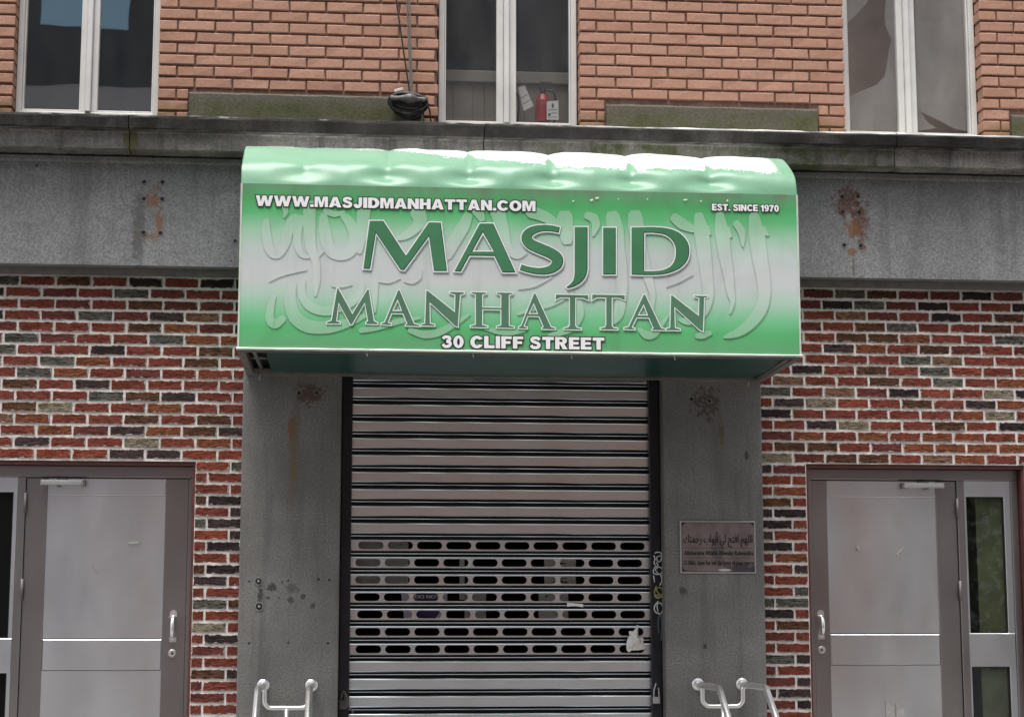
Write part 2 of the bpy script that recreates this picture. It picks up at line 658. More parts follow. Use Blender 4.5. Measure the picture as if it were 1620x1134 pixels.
BK = {
    'R': ((0.235, 0.064, 0.041), (0.180, 0.047, 0.032), (0.080, 0.022, 0.019), 0.012),
    'V': ((0.300, 0.084, 0.046), (0.220, 0.050, 0.030), (0.11, 0.027, 0.020), 0.014),
    'O': ((0.300, 0.108, 0.050), (0.215, 0.066, 0.034), (0.09, 0.032, 0.020), 0.022),
    'M': ((0.175, 0.053, 0.043), (0.135, 0.041, 0.035), (0.055, 0.020, 0.019), 0.012),
    'D': ((0.085, 0.056, 0.054), (0.062, 0.040, 0.040), (0.018, 0.013, 0.014), 0.016),
    'K': ((0.052, 0.037, 0.035), (0.036, 0.026, 0.025), (0.011, 0.009, 0.010), 0.016),
    'G': ((0.170, 0.160, 0.132), (0.105, 0.102, 0.086), (0.022, 0.021, 0.018), 0.026),
    'B': ((0.150, 0.072, 0.040), (0.100, 0.046, 0.028), (0.036, 0.018, 0.013), 0.022),
    'T': ((0.265, 0.148, 0.095), (0.220, 0.120, 0.076), (0.070, 0.036, 0.024), 0.022),
    'P': ((0.370, 0.315, 0.225), (0.240, 0.200, 0.140), (0.055, 0.044, 0.032), 0.028),
}
KIND = {'R': 'red_brick', 'V': 'vermilion_brick', 'O': 'orange_brick', 'M': 'maroon_brick', 'D': 'charcoal_brick', 'K': 'black_brick',
        'G': 'grey_brick', 'B': 'brown_brick', 'T': 'tan_brick', 'P': 'pale_brick'}
LBM = {k: lower_brick_mat(KIND[k], *v) for k, v in BK.items()}
LM = Nd('pale_mortar')
LM.bump(LM.math('ADD', LM.noise(70, 4), LM.noise(16, 3)), 0.6, 0.008)
M['lmortar'] = LM.set(LM.ramp(LM.noise(26, 4), [(0.3, (0.60, 0.555, 0.52)), (0.7, (0.84, 0.79, 0.755))]), 0.95)


def steel_mat(name, base, rough, wav=0.0, streak=0.3, bands=False):
    n = Nd(name)
    p = n.pos()
    s1 = n.noise(14, 3, n.scaled(p, (20, 20, 0.3)))
    s2 = n.noise(1.3, 0.5, n.scaled(p, (2.0, 1.0, 0.10)))
    smg = n.noise(2.5, 3, n.scaled(p, (1.6, 1, 0.7)))
    c = n.mix(n.math('MULTIPLY', s1, streak), base, tuple(k * 0.72 for k in base))
    c = n.mix(n.ramp(smg, [(0.5, 0.0), (0.8, 0.10)]), c, tuple(k * 0.6 for k in base))
    band = n.noise(2.6, 1, n.scaled(p, (1.0, 0.0, 0.06)))
    c = n.mix(n.ramp(band, [(0.35, 0.30), (0.65, 0.0)]), c, tuple(k * 0.62 for k in base)) if bands else c  # soft upright bands in the colour imitate reflections on the panel
    n.put(n.b.inputs['Base Color'], c)
    n.put(n.b.inputs['Roughness'], n.math('ADD', rough - 0.1, n.math('MULTIPLY', smg, 0.2)))
    n.put(n.b.inputs['Metallic'], 1.0)
    if wav:
        n.bump(s2, 1.0, wav)
    return n.m


M['panel'] = steel_mat('satin_steel_panel', (0.90, 0.93, 0.955), 0.33, 0.0, 0.0, True)
M['stile'] = steel_mat('brown_tinged_steel', (0.37, 0.345, 0.345), 0.36, 0.0, 0.2)
M['chrome'] = steel_mat('polished_steel', (0.95, 0.945, 0.93), 0.34, 0.0, 0.06)
M['slat'] = steel_mat('galvanised_slat', (0.78, 0.86, 0.90), 0.34, 0.0, 0.26)
M['grease'] = plain('grease_and_shade_joint', (0.035, 0.034, 0.034), 0.42, 0.3, 0.3, 20)  # grease colour that also carries the shade of the slat recesses
M['alu'] = plain('white_window_frame', (0.66, 0.65, 0.62), 0.42, 0.0, 0.08, 6)
M['alu2'] = plain('grey_closer_metal', (0.52, 0.52, 0.52), 0.4, 0.6, 0.06, 12)
M['navy'] = plain('navy_black_paint', (0.010, 0.011, 0.017), 0.4, 0.0, 0.3, 12)
M['black'] = plain('black_rubber', (0.010, 0.0095, 0.0095), 0.45, 0.0, 0.3, 30)
M['darkgrey'] = plain('dark_grey_plastic', (0.07, 0.068, 0.066), 0.4, 0.0, 0.2, 30)
M['cable'] = plain('weathered_cable', (0.14, 0.125, 0.11), 0.6, 0.0, 0.25, 40)
M['tape'] = plain('grubby_white_tape', (0.55, 0.52, 0.47), 0.6, 0.0, 0.15, 60)
M['redpaint'] = plain('dull_red_paint', (0.105, 0.032, 0.028), 0.55, 0.0, 0.25, 14)
M['white'] = plain('white_print', (0.86, 0.86, 0.86), 0.5, 0.0, 0.05, 8)
M['offwhite'] = plain('weathered_white_print', (0.82, 0.86, 0.83), 0.5, 0.0, 0.06, 8)
M['ink'] = plain('black_print', (0.012, 0.016, 0.013), 0.5, 0.0, 0.1, 8)
M['greenink'] = plain('green_print', (0.055, 0.205, 0.095), 0.42, 0.0, 0.10, 5)
M['greenink2'] = plain('dull_green_print', (0.088, 0.200, 0.120), 0.42, 0.0, 0.10, 5)
M['darkgreen'] = plain('dark_green_print', (0.010, 0.050, 0.026), 0.42, 0.0, 0.10, 5)
M['palegreen'] = plain('pale_green_trim', (0.56, 0.64, 0.54), 0.4, 0.0, 0.12, 10)
M['rawbar'] = plain('grimy_frame_bar', (0.20, 0.185, 0.175), 0.55, 0.3, 0.2, 18)
M['extred'] = plain('red_cylinder_paint', (0.33, 0.022, 0.028), 0.3, 0.0, 0.1, 8)
M['scuff'] = plain('dull_scuff', (0.34, 0.33, 0.32), 0.7, 0.0, 0.2, 40)
M['paper'] = plain('white_paper', (0.62, 0.61, 0.57), 0.8, 0.0, 0.06, 14)
M['greypaper'] = plain('grey_card', (0.62, 0.62, 0.61), 0.8, 0.0, 0.1, 14)
M['lilac'] = plain('lilac_white_card', (0.76, 0.75, 0.90), 0.7, 0.0, 0.05, 14)
M['purple'] = plain('deep_violet_print', (0.06, 0.045, 0.17), 0.6, 0.0, 0.1, 14)
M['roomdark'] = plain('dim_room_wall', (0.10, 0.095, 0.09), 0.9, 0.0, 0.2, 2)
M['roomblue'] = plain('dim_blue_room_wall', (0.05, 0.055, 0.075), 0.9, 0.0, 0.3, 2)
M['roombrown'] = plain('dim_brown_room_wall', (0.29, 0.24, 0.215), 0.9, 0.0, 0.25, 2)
M['board'] = plain('drab_board', (0.25, 0.215, 0.175), 0.8, 0.0, 0.15, 5)
M['scrap'] = plain('crumpled_white_plastic', (0.80, 0.79, 0.75), 0.35, 0.0, 0.08, 40)
M['paintwhite'] = plain('marker_paint', (0.80, 0.82, 0.88), 0.5, 0.0, 0.2, 30)
M['painty'] = plain('yellow_marker_paint', (0.42, 0.40, 0.16), 0.5, 0.0, 0.2, 30)
M['paintb'] = plain('blue_marker_paint', (0.12, 0.20, 0.26), 0.5, 0.0, 0.2, 30)


def glass_mat(name, dust, dustcol, tint=(0.92, 0.94, 0.95), ior=1.75):
    n = Nd(name)
    n.t.nodes.remove(n.b)
    tr = n.new('ShaderNodeBsdfTransparent')
    n.put(tr.inputs[0], tint)
    gl = n.new('ShaderNodeBsdfGlossy')
    gl.inputs['Roughness'].default_value = 0.015
    di = n.new('ShaderNodeBsdfDiffuse')
    n.put(di.inputs[0], dustcol)
    fr = n.new('ShaderNodeFresnel')
    bf = n.new('ShaderNodeNewGeometry').outputs['Backfacing']
    n.put(fr.inputs[0], n.math('ADD', ior, n.math('MULTIPLY', bf, 1.0 / ior - ior)))      # same reflectance from both sides
    bm = n.new('ShaderNodeBump')
    bm.inputs['Strength'].default_value = 0.25
    bm.inputs['Distance'].default_value = 0.004
    n.put(bm.inputs['Height'], n.noise(1.3, 2))
    n.t.links.new(bm.outputs[0], gl.inputs['Normal'])
    m1 = n.new('ShaderNodeMixShader')
    n.put(m1.inputs[0], fr.outputs[0])
    n.t.links.new(tr.outputs[0], m1.inputs[1])
    n.t.links.new(gl.outputs[0], m1.inputs[2])
    m2 = n.new('ShaderNodeMixShader')
    d = n.ramp(n.noise(4, 5, n.scaled(n.pos(), (1.5, 1, 0.6))), [(0.3, dust * 0.6), (0.7, dust * 1.4)])
    n.put(m2.inputs[0], d)
    n.t.links.new(m1.outputs[0], m2.inputs[1])
    n.t.links.new(di.outputs[0], m2.inputs[2])
    n.t.links.new(m2.outputs[0], n.out.inputs[0])
    return n.m


M['glass'] = glass_mat('window_glass', 0.04, (0.4, 0.4, 0.38), ior=3.1)
M['dustyglass'] = glass_mat('dusty_glass', 0.10, (0.36, 0.36, 0.36), ior=2.2)
M['filmglass'] = glass_mat('filmed_glass', 0.29, (0.40, 0.39, 0.365))
M['doorglass'] = glass_mat('sidelight_glass', 0.01, (0.3, 0.3, 0.3), (0.86, 0.88, 0.87), ior=1.7)


def print_nodes(n, lift=0.0, dark=1.0):
    """green fading to silver and back to green, printed across the awning's height"""
    p = n.pos()
    z = n.xyz(p)[2]
    f = n.math('DIVIDE', n.math('SUBTRACT', z, 3.11), 0.93, clamp=True)
    st = [(0.0, lin(112, 160, 122)), (0.06, lin(100, 172, 118)), (0.14, lin(92, 184, 116)), (0.22, lin(122, 198, 146)), (0.33, lin(176, 208, 188)), (0.42, lin(199, 206, 203)),
          (0.50, lin(201, 205, 204)), (0.62, lin(192, 206, 199)), (0.72, lin(160, 204, 174)), (0.82, lin(96, 184, 120)), (0.90, lin(78, 168, 100)), (0.96, lin(92, 160, 108)), (1.0, lin(108, 148, 116))]
    c = n.ramp(f, [(a, tuple(k * 1.0 for k in b)) for a, b in st])
    if lift:
        c = n.mix(lift, c, tuple(k * 1.06 for k in lin(200, 209, 202)))
    if dark != 1.0:
        c = n.mix(1 - dark, c, (0.05, 0.07, 0.055))
    # red-brown smudges under the top seam and rain streaks
    g = n.noise(5.5, 4, n.scaled(p, (1.2, 1, 0.5)))
    top = n.math('DIVIDE', n.math('SUBTRACT', z, 3.93), 0.10, clamp=True)
    c = n.mix(n.math('MULTIPLY', n.ramp(g, [(0.45, 0.0), (0.7, 0.75)]), top), c, lin(112, 118, 100))
    s = n.noise(6, 4, n.scaled(p, (3, 1, 0.25)))
    c = n.mix(n.ramp(s, [(0.52, 0.0), (0.8, 0.18)]), c, (0.25, 0.24, 0.22))
    return c


def vinyl(name, lift=0.0, dark=1.0):
    n = Nd(name)
    c = print_nodes(n, lift, dark)
    n.bump(n.noise(1.6, 2.5, n.scaled(n.pos(), (1.6, 1, 0.8)), 0.45, 0.6), 0.5, 0.05)
    return n.set(c, 0.42, 0.0, coat=0.15, spec=0.4)


M['vinyl'] = vinyl('printed_awning_vinyl')
M['ghost'] = vinyl('pale_calligraphy_print', 0.32)
M['ghostshade'] = vinyl('calligraphy_drop_print', 0.0, 0.82)
M['dropshade'] = vinyl('letter_drop_print', 0.0, 0.5)


def canopy_mat():
    n = Nd('green_canopy_vinyl')
    p = n.pos()
    x, y, z = n.xyz(p)
    base = n.ramp(n.noise(3.0, 4), [(0.3, (0.115, 0.30, 0.170)), (0.7, (0.165, 0.36, 0.220))])
    fade = n.math('DIVIDE', n.math('SUBTRACT', z, 4.05), 0.22, clamp=True)
    base = n.mix(n.math('MULTIPLY', fade, 0.35), base, (0.36, 0.54, 0.42))
    # white area with a ragged speckled edge along the crown, thinning to the left
    line = n.math('SUBTRACT', 4.285, n.math('MULTIPLY', n.math('DIVIDE', n.math('SUBTRACT', x, 0.3), 0.9, clamp=True), 0.10))
    dx = n.math('ABSOLUTE', n.math('SUBTRACT', n.math('FRACT', n.math('DIVIDE', n.math('ADD', x, 0.48), 0.4505)), 0.5))
    line = n.math('ADD', line, n.math('MULTIPLY', n.math('SUBTRACT', 1.0, n.math('DIVIDE', dx, 0.075), clamp=True), 0.075))
    line = n.math('ADD', line, n.math('MULTIPLY', n.math('DIVIDE', n.math('SUBTRACT', 0.5, x), 0.8, clamp=True), 0.06))
    a = n.math('SUBTRACT', z, line)
    a = n.math('ADD', a, n.math('MULTIPLY', n.math('SUBTRACT', n.noise(5, 4), 0.5), 0.10))
    a = n.math('ADD', a, n.math('MULTIPLY', n.math('SUBTRACT', n.noise(70, 2, rough=0.7), 0.5), 0.10))
    endx = n.math('DIVIDE', n.math('SUBTRACT', 2.40, x), 0.05, clamp=True)
    mask = n.math('MULTIPLY', n.math('DIVIDE', a, 0.012, clamp=True), endx)
    base = n.mix(mask, base, (0.86, 0.88, 0.87))
    sp = n.math('MULTIPLY', n.ramp(n.noise(60, 2, rough=0.6), [(0.66, 0.0), (0.70, 0.7)]), n.math('DIVIDE', n.math('SUBTRACT', x, 0.2), 0.5, clamp=True))
    base = n.mix(sp, base, (0.12, 0.16, 0.12))
    n.bump(n.noise(40, 2), 0.08, 0.004)
    n.put(n.b.inputs['Coat Roughness'], 0.20)
    return n.set(base, 0.5, 0.0, coat=0.34, spec=0.3)


M['canopy'] = canopy_mat()
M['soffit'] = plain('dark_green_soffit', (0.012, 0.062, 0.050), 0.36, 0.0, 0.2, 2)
M['sidevinyl'] = plain('green_side_vinyl', (0.10, 0.32, 0.17), 0.4, 0.0, 0.15, 4)
M['concrete'] = plain('pavement_concrete', (0.27, 0.265, 0.255), 0.9, 0.0, 0.12, 3)
M['asphalt'] = plain('asphalt', (0.05, 0.05, 0.052), 0.9, 0.0, 0.25, 12)
M['film'] = plain('mottled_green_backing', (0.115, 0.122, 0.062), 0.7, 0.0, 0.4, 9)
M['oppbrick'] = plain('opposite_brick', (0.52, 0.31, 0.225), 0.85, 0.0, 0.15, 1.5)
M['oppstone'] = plain('opposite_limestone', (0.42, 0.40, 0.37), 0.85, 0.0, 0.12, 1.2)
M['opppale'] = plain('pale_render', (0.60, 0.64, 0.70), 0.85, 0.0, 0.08, 0.6)
M['oppslate'] = plain('slate_blue_cladding', (0.055, 0.075, 0.105), 0.7, 0.0, 0.3, 0.5)
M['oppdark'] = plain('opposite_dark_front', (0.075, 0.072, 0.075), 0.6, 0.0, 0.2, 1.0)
M['blue_mirror'] = steel_mat('blue_tinted_mirror', (0.50, 0.80, 0.98), 0.06)
M['trunk'] = plain('bark', (0.10, 0.075, 0.055), 0.9, 0.0, 0.3, 20)
M['leaf'] = plain('leaf_green', (0.085, 0.13, 0.035), 0.6, 0.0, 0.5, 3)


def plaque_mat():
    n = Nd('plaque_bronze_plate')
    p = n.pos()
    base = n.ramp(n.noise(14, 4), [(0.3, (0.19, 0.148, 0.148)), (0.7, (0.29, 0.235, 0.232))])
    wob = n.noise(30, 5, rough=0.7)
    base = n.mix(n.math('MULTIPLY', n.spot((2.175, 0, 2.10), (0.045, 0.2, 0.11), wob, 1.0), 0.6), base, (0.09, 0.075, 0.08))
    base = n.mix(n.math('MULTIPLY', n.spot((2.31, 0, 1.985), (0.10, 0.2, 0.035), wob, 0.9), 0.8), base, (0.05, 0.05, 0.07))
    base = n.mix(n.spot((2.215, 0, 1.977), (0.05, 0.2, 0.008), wob, 1.1), base, (0.7, 0.7, 0.68))
    return n.set(base, 0.4, 0.35)


M['plaque'] = plaque_mat()

# ------------------------------------------------------------------ the ground and the street
structure(MB().box(-60, 60, -60, 6, -0.45, -0.135).build('ground', M['asphalt']))
structure(MB().box(-60, 60, -11.2, -4.6, -0.30, -0.12).build('road', M['asphalt']))
structure(MB().box(-60, 60, -4.6, 0.3, -0.30, 0.0, ch=0.0).build('pavement', M['concrete']))
structure(MB().box(-60, 60, -16.2, -11.2, -0.30, 0.0).build('pavement', M['concrete']))
st = MB()
for i in range(3):
    st.box(-0.75, 2.6, -1.0 - 0.3 * i, -0.003, 0.002 + 0.0 * i, 0.45 - 0.15 * i) if i == 0 else st.box(-0.75, 2.6, -1.0 - 0.3 * i, -1.0 - 0.3 * (i - 1) - 0.002, 0.002, 0.45 - 0.15 * i)
structure(st.build('steps', M['concrete']))
structure(MB().box(-2.4, -0.76, -0.7, -0.003, 0.002, 0.45).build('steps', M['concrete']))
structure(MB().box(2.62, 4.2, -0.7, -0.003, 0.002, 0.45).build('steps', M['concrete']))

# ------------------------------------------------------------------ bricks
BL, BH, BD = 0.2, 0.06, 0.10


def brick_mesh(name, mat, rough_edge, face, seed):
    """one brick: 5 x 2 uneven front cells with eased arrises, centred on x and z, front at y = 0"""
    rn = random.Random(seed)
    xs = [-0.5, -0.475, rn.uniform(-0.15, 0.15), 0.475, 0.5]
    zs = [-0.5, -0.40, 0.40, 0.5]
    nx = len(xs)
    vs, fs = [], []
    for j, z in enumerate(zs):
        for i, x in enumerate(xs):
            edge = i in (0, 4) or j in (0, 3)
            dx = rn.uniform(-1, 1) * rough_edge if i in (0, 4) else 0
            dz = rn.uniform(-1, 0.3) * rough_edge * (1 if j == 3 else -1) if j in (0, 3) else 0
            y = rn.uniform(-1, 1) * face + (0.0045 if edge else -0.001)
            vs.append((x * BL + dx, y, z * BH + dz))
    for j in range(3):
        for i in range(4):
            a = j * 5 + i
            fs.append((a, a + 1, a + 6, a + 5))
    rim = [0, 1, 2, 3, 4, 9, 14, 19, 18, 17, 16, 15, 10, 5]
    o = len(vs)
    for k in rim:
        x, y, z = vs[k]
        vs.append((x, BD, z))
    for k in range(14):
        j = (k + 1) % 14
        fs.append((rim[k], o + k, o + j, rim[j]))
    b = MB()
    b.add(vs, fs)
    me = b.mesh(name, mat)
    return me


UB = [brick_mesh('terracotta_brick', M['ubrick'], 0.0026, 0.0018, 100 + i) for i in range(10)]
LBR = [brick_mesh('brick', LBM['R'], 0.0032, 0.0035, 200 + i) for i in range(14)]


def lay(parent, x0, x1, zt, h, yface, meshes, kind=None):
    """one brick as a part of its wall"""
    me = random.choice(meshes)
    o = bpy.data.objects.new('brick', me)
    COL.objects.link(o)
    o.parent = parent
    o.location = Vector(((x0 + x1) / 2, yface + random.uniform(-0.002, 0.002), zt - h / 2)) - wpos(parent)
    flip = -1 if random.random() < 0.5 else 1
    o.scale = ((x1 - x0) / BL, 1, h / BH)
    o.rotation_euler = (random.uniform(-0.012, 0.012), random.uniform(-0.006, 0.006) + (pi if False else 0), random.uniform(-0.008, 0.008))
    if kind:
        o.material_slots[0].link = 'OBJECT'
        o.material_slots[0].material = LBM[kind]
    return o


# --- upper wall: terracotta brick on the floor above the ledge
UY = 0.03
UTOP = 5.68
uw = thing('brick_wall', 'terracotta brick wall of the upper floor, above the long stone ledge', 'wall', (0.9, UY, 4.62))
um = MB()
for a, b in ((-2.75, -2.04), (-1.185, 0.506), (1.369, 3.035), (3.909, 4.9)):
    um.box(a + 0.012, b - 0.012, UY + 0.0115, UY + 0.35, 4.60, UTOP)
um.build('mortar', M['umortar'], uw)
ROW = 0.0713


def upper_run(a, b, ja, jb, clip=()):
    """courses between two openings; ja and jb are joint positions of the alternate courses, clip the block in the wall"""
    for r in range(-3, 11):
        zt = 4.913 + ROW * r
        B = (r - 6) % 2 == 1 or (r - 6) == 1
        off = jb if (r % 2 == 1) else ja
        x = off - math.ceil((off - a) / 0.2225) * 0.2225
        while x < b:
            e0, e1 = max(x, a), min(x + 0.2225, b)
            pieces = [(e0 + (0.0 if e0 == a else 0.005), e1 - (0.0 if e1 == b else 0.005))]
            for c0, c1 in clip:
                if zt < 4.88:
                    q = []
                    for p0, p1 in pieces:
                        if p1 <= c0 or p0 >= c1:
                            q.append((p0, p1))
                        else:
                            if p0 < c0 - 0.012:
                                q.append((p0, c0 - 0.010))
                            if p1 > c1 + 0.012:
                                q.append((c1 + 0.010, p1))
                    pieces = q
            for p0, p1 in pieces:
                if p1 - p0 > 0.02:
                    lay(uw, p0, p1, zt - 0.001, 0.0605, UY, UB)
            x += 0.2225


upper_run(-2.45, -2.036, -2.25, -2.14)
upper_run(-1.181, 0.503, -0.963, -1.072, [(-0.991, 0.405)])
upper_run(1.372, 3.033, 1.475, 1.593, [(1.534, 2.851)])
upper_run(3.906, 4.5, 4.02, 4.13, [(4.087, 5.2)])
for x0, x1, zt in ((-0.991, 0.405, 4.823), (1.534, 2.851, 4.812), (4.087, 4.9, 4.808)):
    bb = MB()
    bb.extrude_x([(0.012, 4.60), (0.012, zt - 0.012), (0.022, zt), (0.08, zt + 0.004), (0.08, 4.60)], x0, x1, nx=24, jit=0.006, seed=x0)
    bb.build('stone_block', M['block'], uw, 'mossy weathered stone block set in the bottom courses')
# brick-faced storeys higher up (out of the picture, they shade the street)
structure(MB().box(-2.75, 4.9, UY + 0.02, UY + 0.35, 7.06, 13.0).build('upper_storeys', M['oppbrick']))
structure(MB().box(-14, -2.75, UY + 0.02, UY + 0.35, 0, 12.0).box(4.9, 16, UY + 0.02, UY + 0.35, 0, 14.0).build('neighbouring_fronts', M['oppbrick']))

# --- lower walls: mixed wire-cut brick
LY = 0.06
LEFT = ["GRBRKRKK", "KRMRGMRR", "RRMRBMMK", "KRMGMDTR", "MRRRBOMK", "RGMRRGOO", "GRRKRRBR", "RRGORRBR", "RGORMRRR", "RBRDRRRR",
        "RRRGBDRR", "RBPRRORR", "TORRBRBR", "RROMDOBD", "RDRRPROV", "RVVVDDVV"]
RGT = ["RRMGBMMKM", "RMKGMKRRK", "RRRTMRKRB", "RMRBGRRBR", "RRRBBORRG", "RRDORBMRM", "RRRRRGTRR", "RKRBRGVRO", "RTRRBRGRO", "GRTMKVRPK",
       "RDPVRBRDO", "KRRRRROPR", "RRDPRRBRK", "MOROROVRR", "RBBRMOOOO", "PMBBRTOR"]
LCOL = ["VG", "RR", "RR", "BK", "RD", "GD", "VD", "RK", "RR", "BK", "DR", "RR", "GB", "RR", "PR", "RK", "MR", "RR", "BD", "MR", "MR", "RR", "RD", "MR", "BR"]
RCOL = ["DM", "RV", "RO", "BR", "DK", "KR", "DR", "KR", "MO", "RD", "MR", "RG", "GG", "KR", "RB", "MR", "RR", "GD", "MR", "MD", "DD", "MK", "RR", "BM", "RD"]
BAG = "RRRRRRMMMVOBBDKGTP"


def rows_of(wall, strings, ztop, pitch, ev, od, plen, a, b):
    for r in range(-1, len(strings)):
        s = strings[r] if r >= 0 else ''
        x = ev if r % 2 == 0 else od
        zt = ztop - pitch * r
        k = 0
        while x < b:
            e0, e1 = max(x, a), min(x + plen, b)
            if e1 - e0 > 0.03:
                ch = s[k] if k < len(s) else random.choice(BAG)
                g = 0.0052
                lay(wall, e0 + (0 if e0 == a else g), e1 - (0 if e1 == b else g), zt - 0.0005, pitch - 0.0105, LY, LBR, ch)
            x += plen
            k += 1


def col_of(wall, strings, ztop, pitch, a, b, longfirst, lo, so):
    for r, s in enumerate(strings):
        j = lo if (r % 2 == 0) == longfirst else so
        zt = ztop - pitch * r
        for (e0, e1), ch in zip(((a, j), (j, b)), s):
            lay(wall, e0 + (0 if e0 == a else 0.005), e1 - (0 if e1 == b else 0.005), zt, pitch - 0.0105, LY, LBR, ch)


lw = thing('brick_wall', 'multicoloured rough brick wall left of the awning, over and beside the left steel door', 'wall', (-1.4, LY, 0))
MB().box(-2.75, -0.625, LY + 0.005, LY + 0.3, 2.602, 3.80).box(-0.903, -0.625, LY + 0.005, LY + 0.3, 0.45, 2.602).build('mortar', M['lmortar'], lw)
for r in range(-1, 16):
    for k in (1, 2, 3):
        x = (-2.165 if r % 2 == 0 else -2.2465) - 0.2095 * k
        if 3.691 - 0.0679 * r > 2.66:
            lay(lw, max(x, -2.74) + 0.005, x + 0.2043, 3.691 - 0.0679 * r, 0.0574, LY, LBR, random.choice(BAG)) if x + 0.18 > -2.74 else None
rows_of(lw, LEFT, 3.691, 0.0679, -2.165, -2.2465, 0.2095, -2.40, -0.630)
col_of(lw, LCOL, 2.604, 0.0667, -0.901, -0.630, True, -0.702, -0.833)

rw = thing('brick_wall', 'multicoloured rough brick wall right of the awning, over and beside the right steel door', 'wall', (3.4, LY, 0))
MB().box(2.45, 4.90, LY + 0.005, LY + 0.3, 2.618, 3.80).box(2.45, 2.738, LY + 0.005, LY + 0.3, 0.45, 2.618).box(4.096, 4.90, LY + 0.005, LY + 0.3, 0.45, 2.618).build('mortar', M['lmortar'], rw)
rows_of(rw, RGT, 3.689, 0.0672, 2.343, 2.461, 0.199, 2.453, 4.55)
col_of(rw, RCOL, 2.612, 0.0664, 2.453, 2.735, False, 2.648, 2.531)
for r in range(25):
    zt = 2.612 - 0.0664 * r
    j = 4.30 if r % 2 else 4.22
    for e0, e1 in ((4.10, j), (j, j + 0.2)):
        lay(rw, e0 + (0 if e0 == 4.10 else 0.005), e1 - 0.005, zt, 0.0559, LY, LBR, random.choice(BAG))

# ------------------------------------------------------------------ stone ledge
lg = thing('stone_ledge', 'long weathered stone ledge with mossy lower band running above the awning', 'ledge', (0.9, 0, 4.43))
prof = [(-0.200, 4.406), (-0.203, 4.500), (-0.210, 4.508), (-0.252, 4.508), (-0.258, 4.516), (-0.266, 4.575), (-0.260, 4.590), (-0.235, 4.600), (0.12, 4.655), (0.12, 4.398), (-0.19, 4.400)]
jx = [-2.9, -1.311, 0.764, 3.262, 5.1]
for i in range(4):
    MB().extrude_x(prof, jx[i] + 0.003, jx[i + 1] - 0.003, nx=60, jit=0.006, seed=i * 5).build('stone', M['ledge'], lg)

# ------------------------------------------------------------------ lintel
lt = thing('lintel_beam', 'wide grey speckled lintel beam with rust-stained bolt holes under the ledge', 'beam', (0.9, 0, 3.7))
MB().extrude_x([(LFY, 3.738), (LFY + 0.002, 4.392), (0.2, 4.396), (0.2, 3.738)], -2.9, 5.1).build('web', M['lintel'], lt)
MB().extrude_x([(LFY - 0.006, 4.352), (LFY - 0.010, 4.362), (LFY - 0.010, 4.385), (LFY - 0.001, 4.392), (LFY - 0.001, 4.350)], -2.9, 5.1, nx=50, jit=0.004).build('top_flange', M['lintel'], lt)
MB().extrude_x([(0.012, 3.70), (0.012, 3.736), (0.2, 3.737), (0.2, 3.70)], -2.9, 5.1, nx=30, jit=0.002).build('bottom_lip', M['rawbar'], lt)
bolt = MB().lathe((0, 0, 0), (0, -1, 0), [(0.0, 0.017), (0.0025, 0.0165), (0.0025, 0.0125), (0.0008, 0.0115)], 14, 0)
bolt_me = bolt.mesh('bolt', [M['lintel']])
dk = MB().lathe((0, 0, 0), (0, -1, 0), [(0.0, 0.0118), (0.0018, 0.0112)], 12)
dk_me = dk.mesh('bolt_recess', [M['black']])


def bolt_at(parent, x, z, s=1.0, y=0.0):
    o = bpy.data.objects.new('bolt', bolt_me)
    COL.objects.link(o)
    o.parent = parent
    o.location = Vector((x, y, z)) - wpos(parent)
    o.scale = (s, s, s)
    c = bpy.data.objects.new('bolt_recess', dk_me)
    COL.objects.link(c)
    c.parent = o


for x, z in ((-1.243, 4.257), (-1.135, 4.259), (-1.241, 4.154), (-1.134, 4.156), (-1.238, 3.95), (-1.138, 3.949),
             (2.987, 4.258), (3.086, 4.26), (2.989, 4.16), (3.091, 4.161), (2.992, 3.953), (3.094, 3.951)):
    bolt_at(lt, x * LQ, 1.65 + (z - 1.65) * LQ, 1.0, LFY)
bolt_at(lt, -0.695, 3.895, 0.8, LFY)
bolt_at(lt, -1.86, 4.325, 0.7, LFY)
bolt_at(lt, -0.717, 3.776, 0.4, LFY)

# ------------------------------------------------------------------ piers
GP = 'grey stone piers beside the shutter'
lp = thing('stone_pier', 'grey speckled stone pier left of the shutter with old bolts and grease spots', 'pier', (-0.34, 0, 0), GP)
MB().box(-0.634, -0.056, 0.0, 0.40, 0.45, 3.75, ch=0.006).build('shaft', M['pier'], lp)
rp = thing('stone_pier', 'grey speckled stone pier right of the shutter carrying the small plaque', 'pier', (2.155, 0, 0), GP)
MB().box(1.856, 2.456, 0.0, 0.40, 0.45, 3.75, ch=0.006).build('shaft', M['pier'], rp)
for px, py, s in ((409, 919, 1.5), (410, 959, 1.6)):
    x, z = at(px, py)
    bolt_at(lp, x, z, s)
    k = MB().lathe((x, -0.003, z), (0.1, -1, 0.1), [(0, 0.008), (0.008, 0.008), (0.012, 0.005)], 8)
    k.build('anchor_stud', M['chrome'], lp)
for px, py, s in ((394, 919, .5), (456, 918, .5), (504, 916, .7), (521, 917, .6), (394, 1017, .55), (456, 1016, .5), (519, 1017, .55), (447, 920, .5), (441, 945, .4), (441, 1090, .3)):
    x, z = at(px, py)
    bolt_at(lp, x, z, s)
for px, py in ((473, 622), (501, 621)):
    x, z = at(px, py)
    bolt_at(lp, x, z, 0.9)
for px, py in ((1094, 631), (1122, 634)):
    x, z = at(px, py)
    bolt_at(rp, x, z, 0.9)

# ------------------------------------------------------------------ upper windows
WY = 0.14
GW = 'upper floor windows in white metal frames'


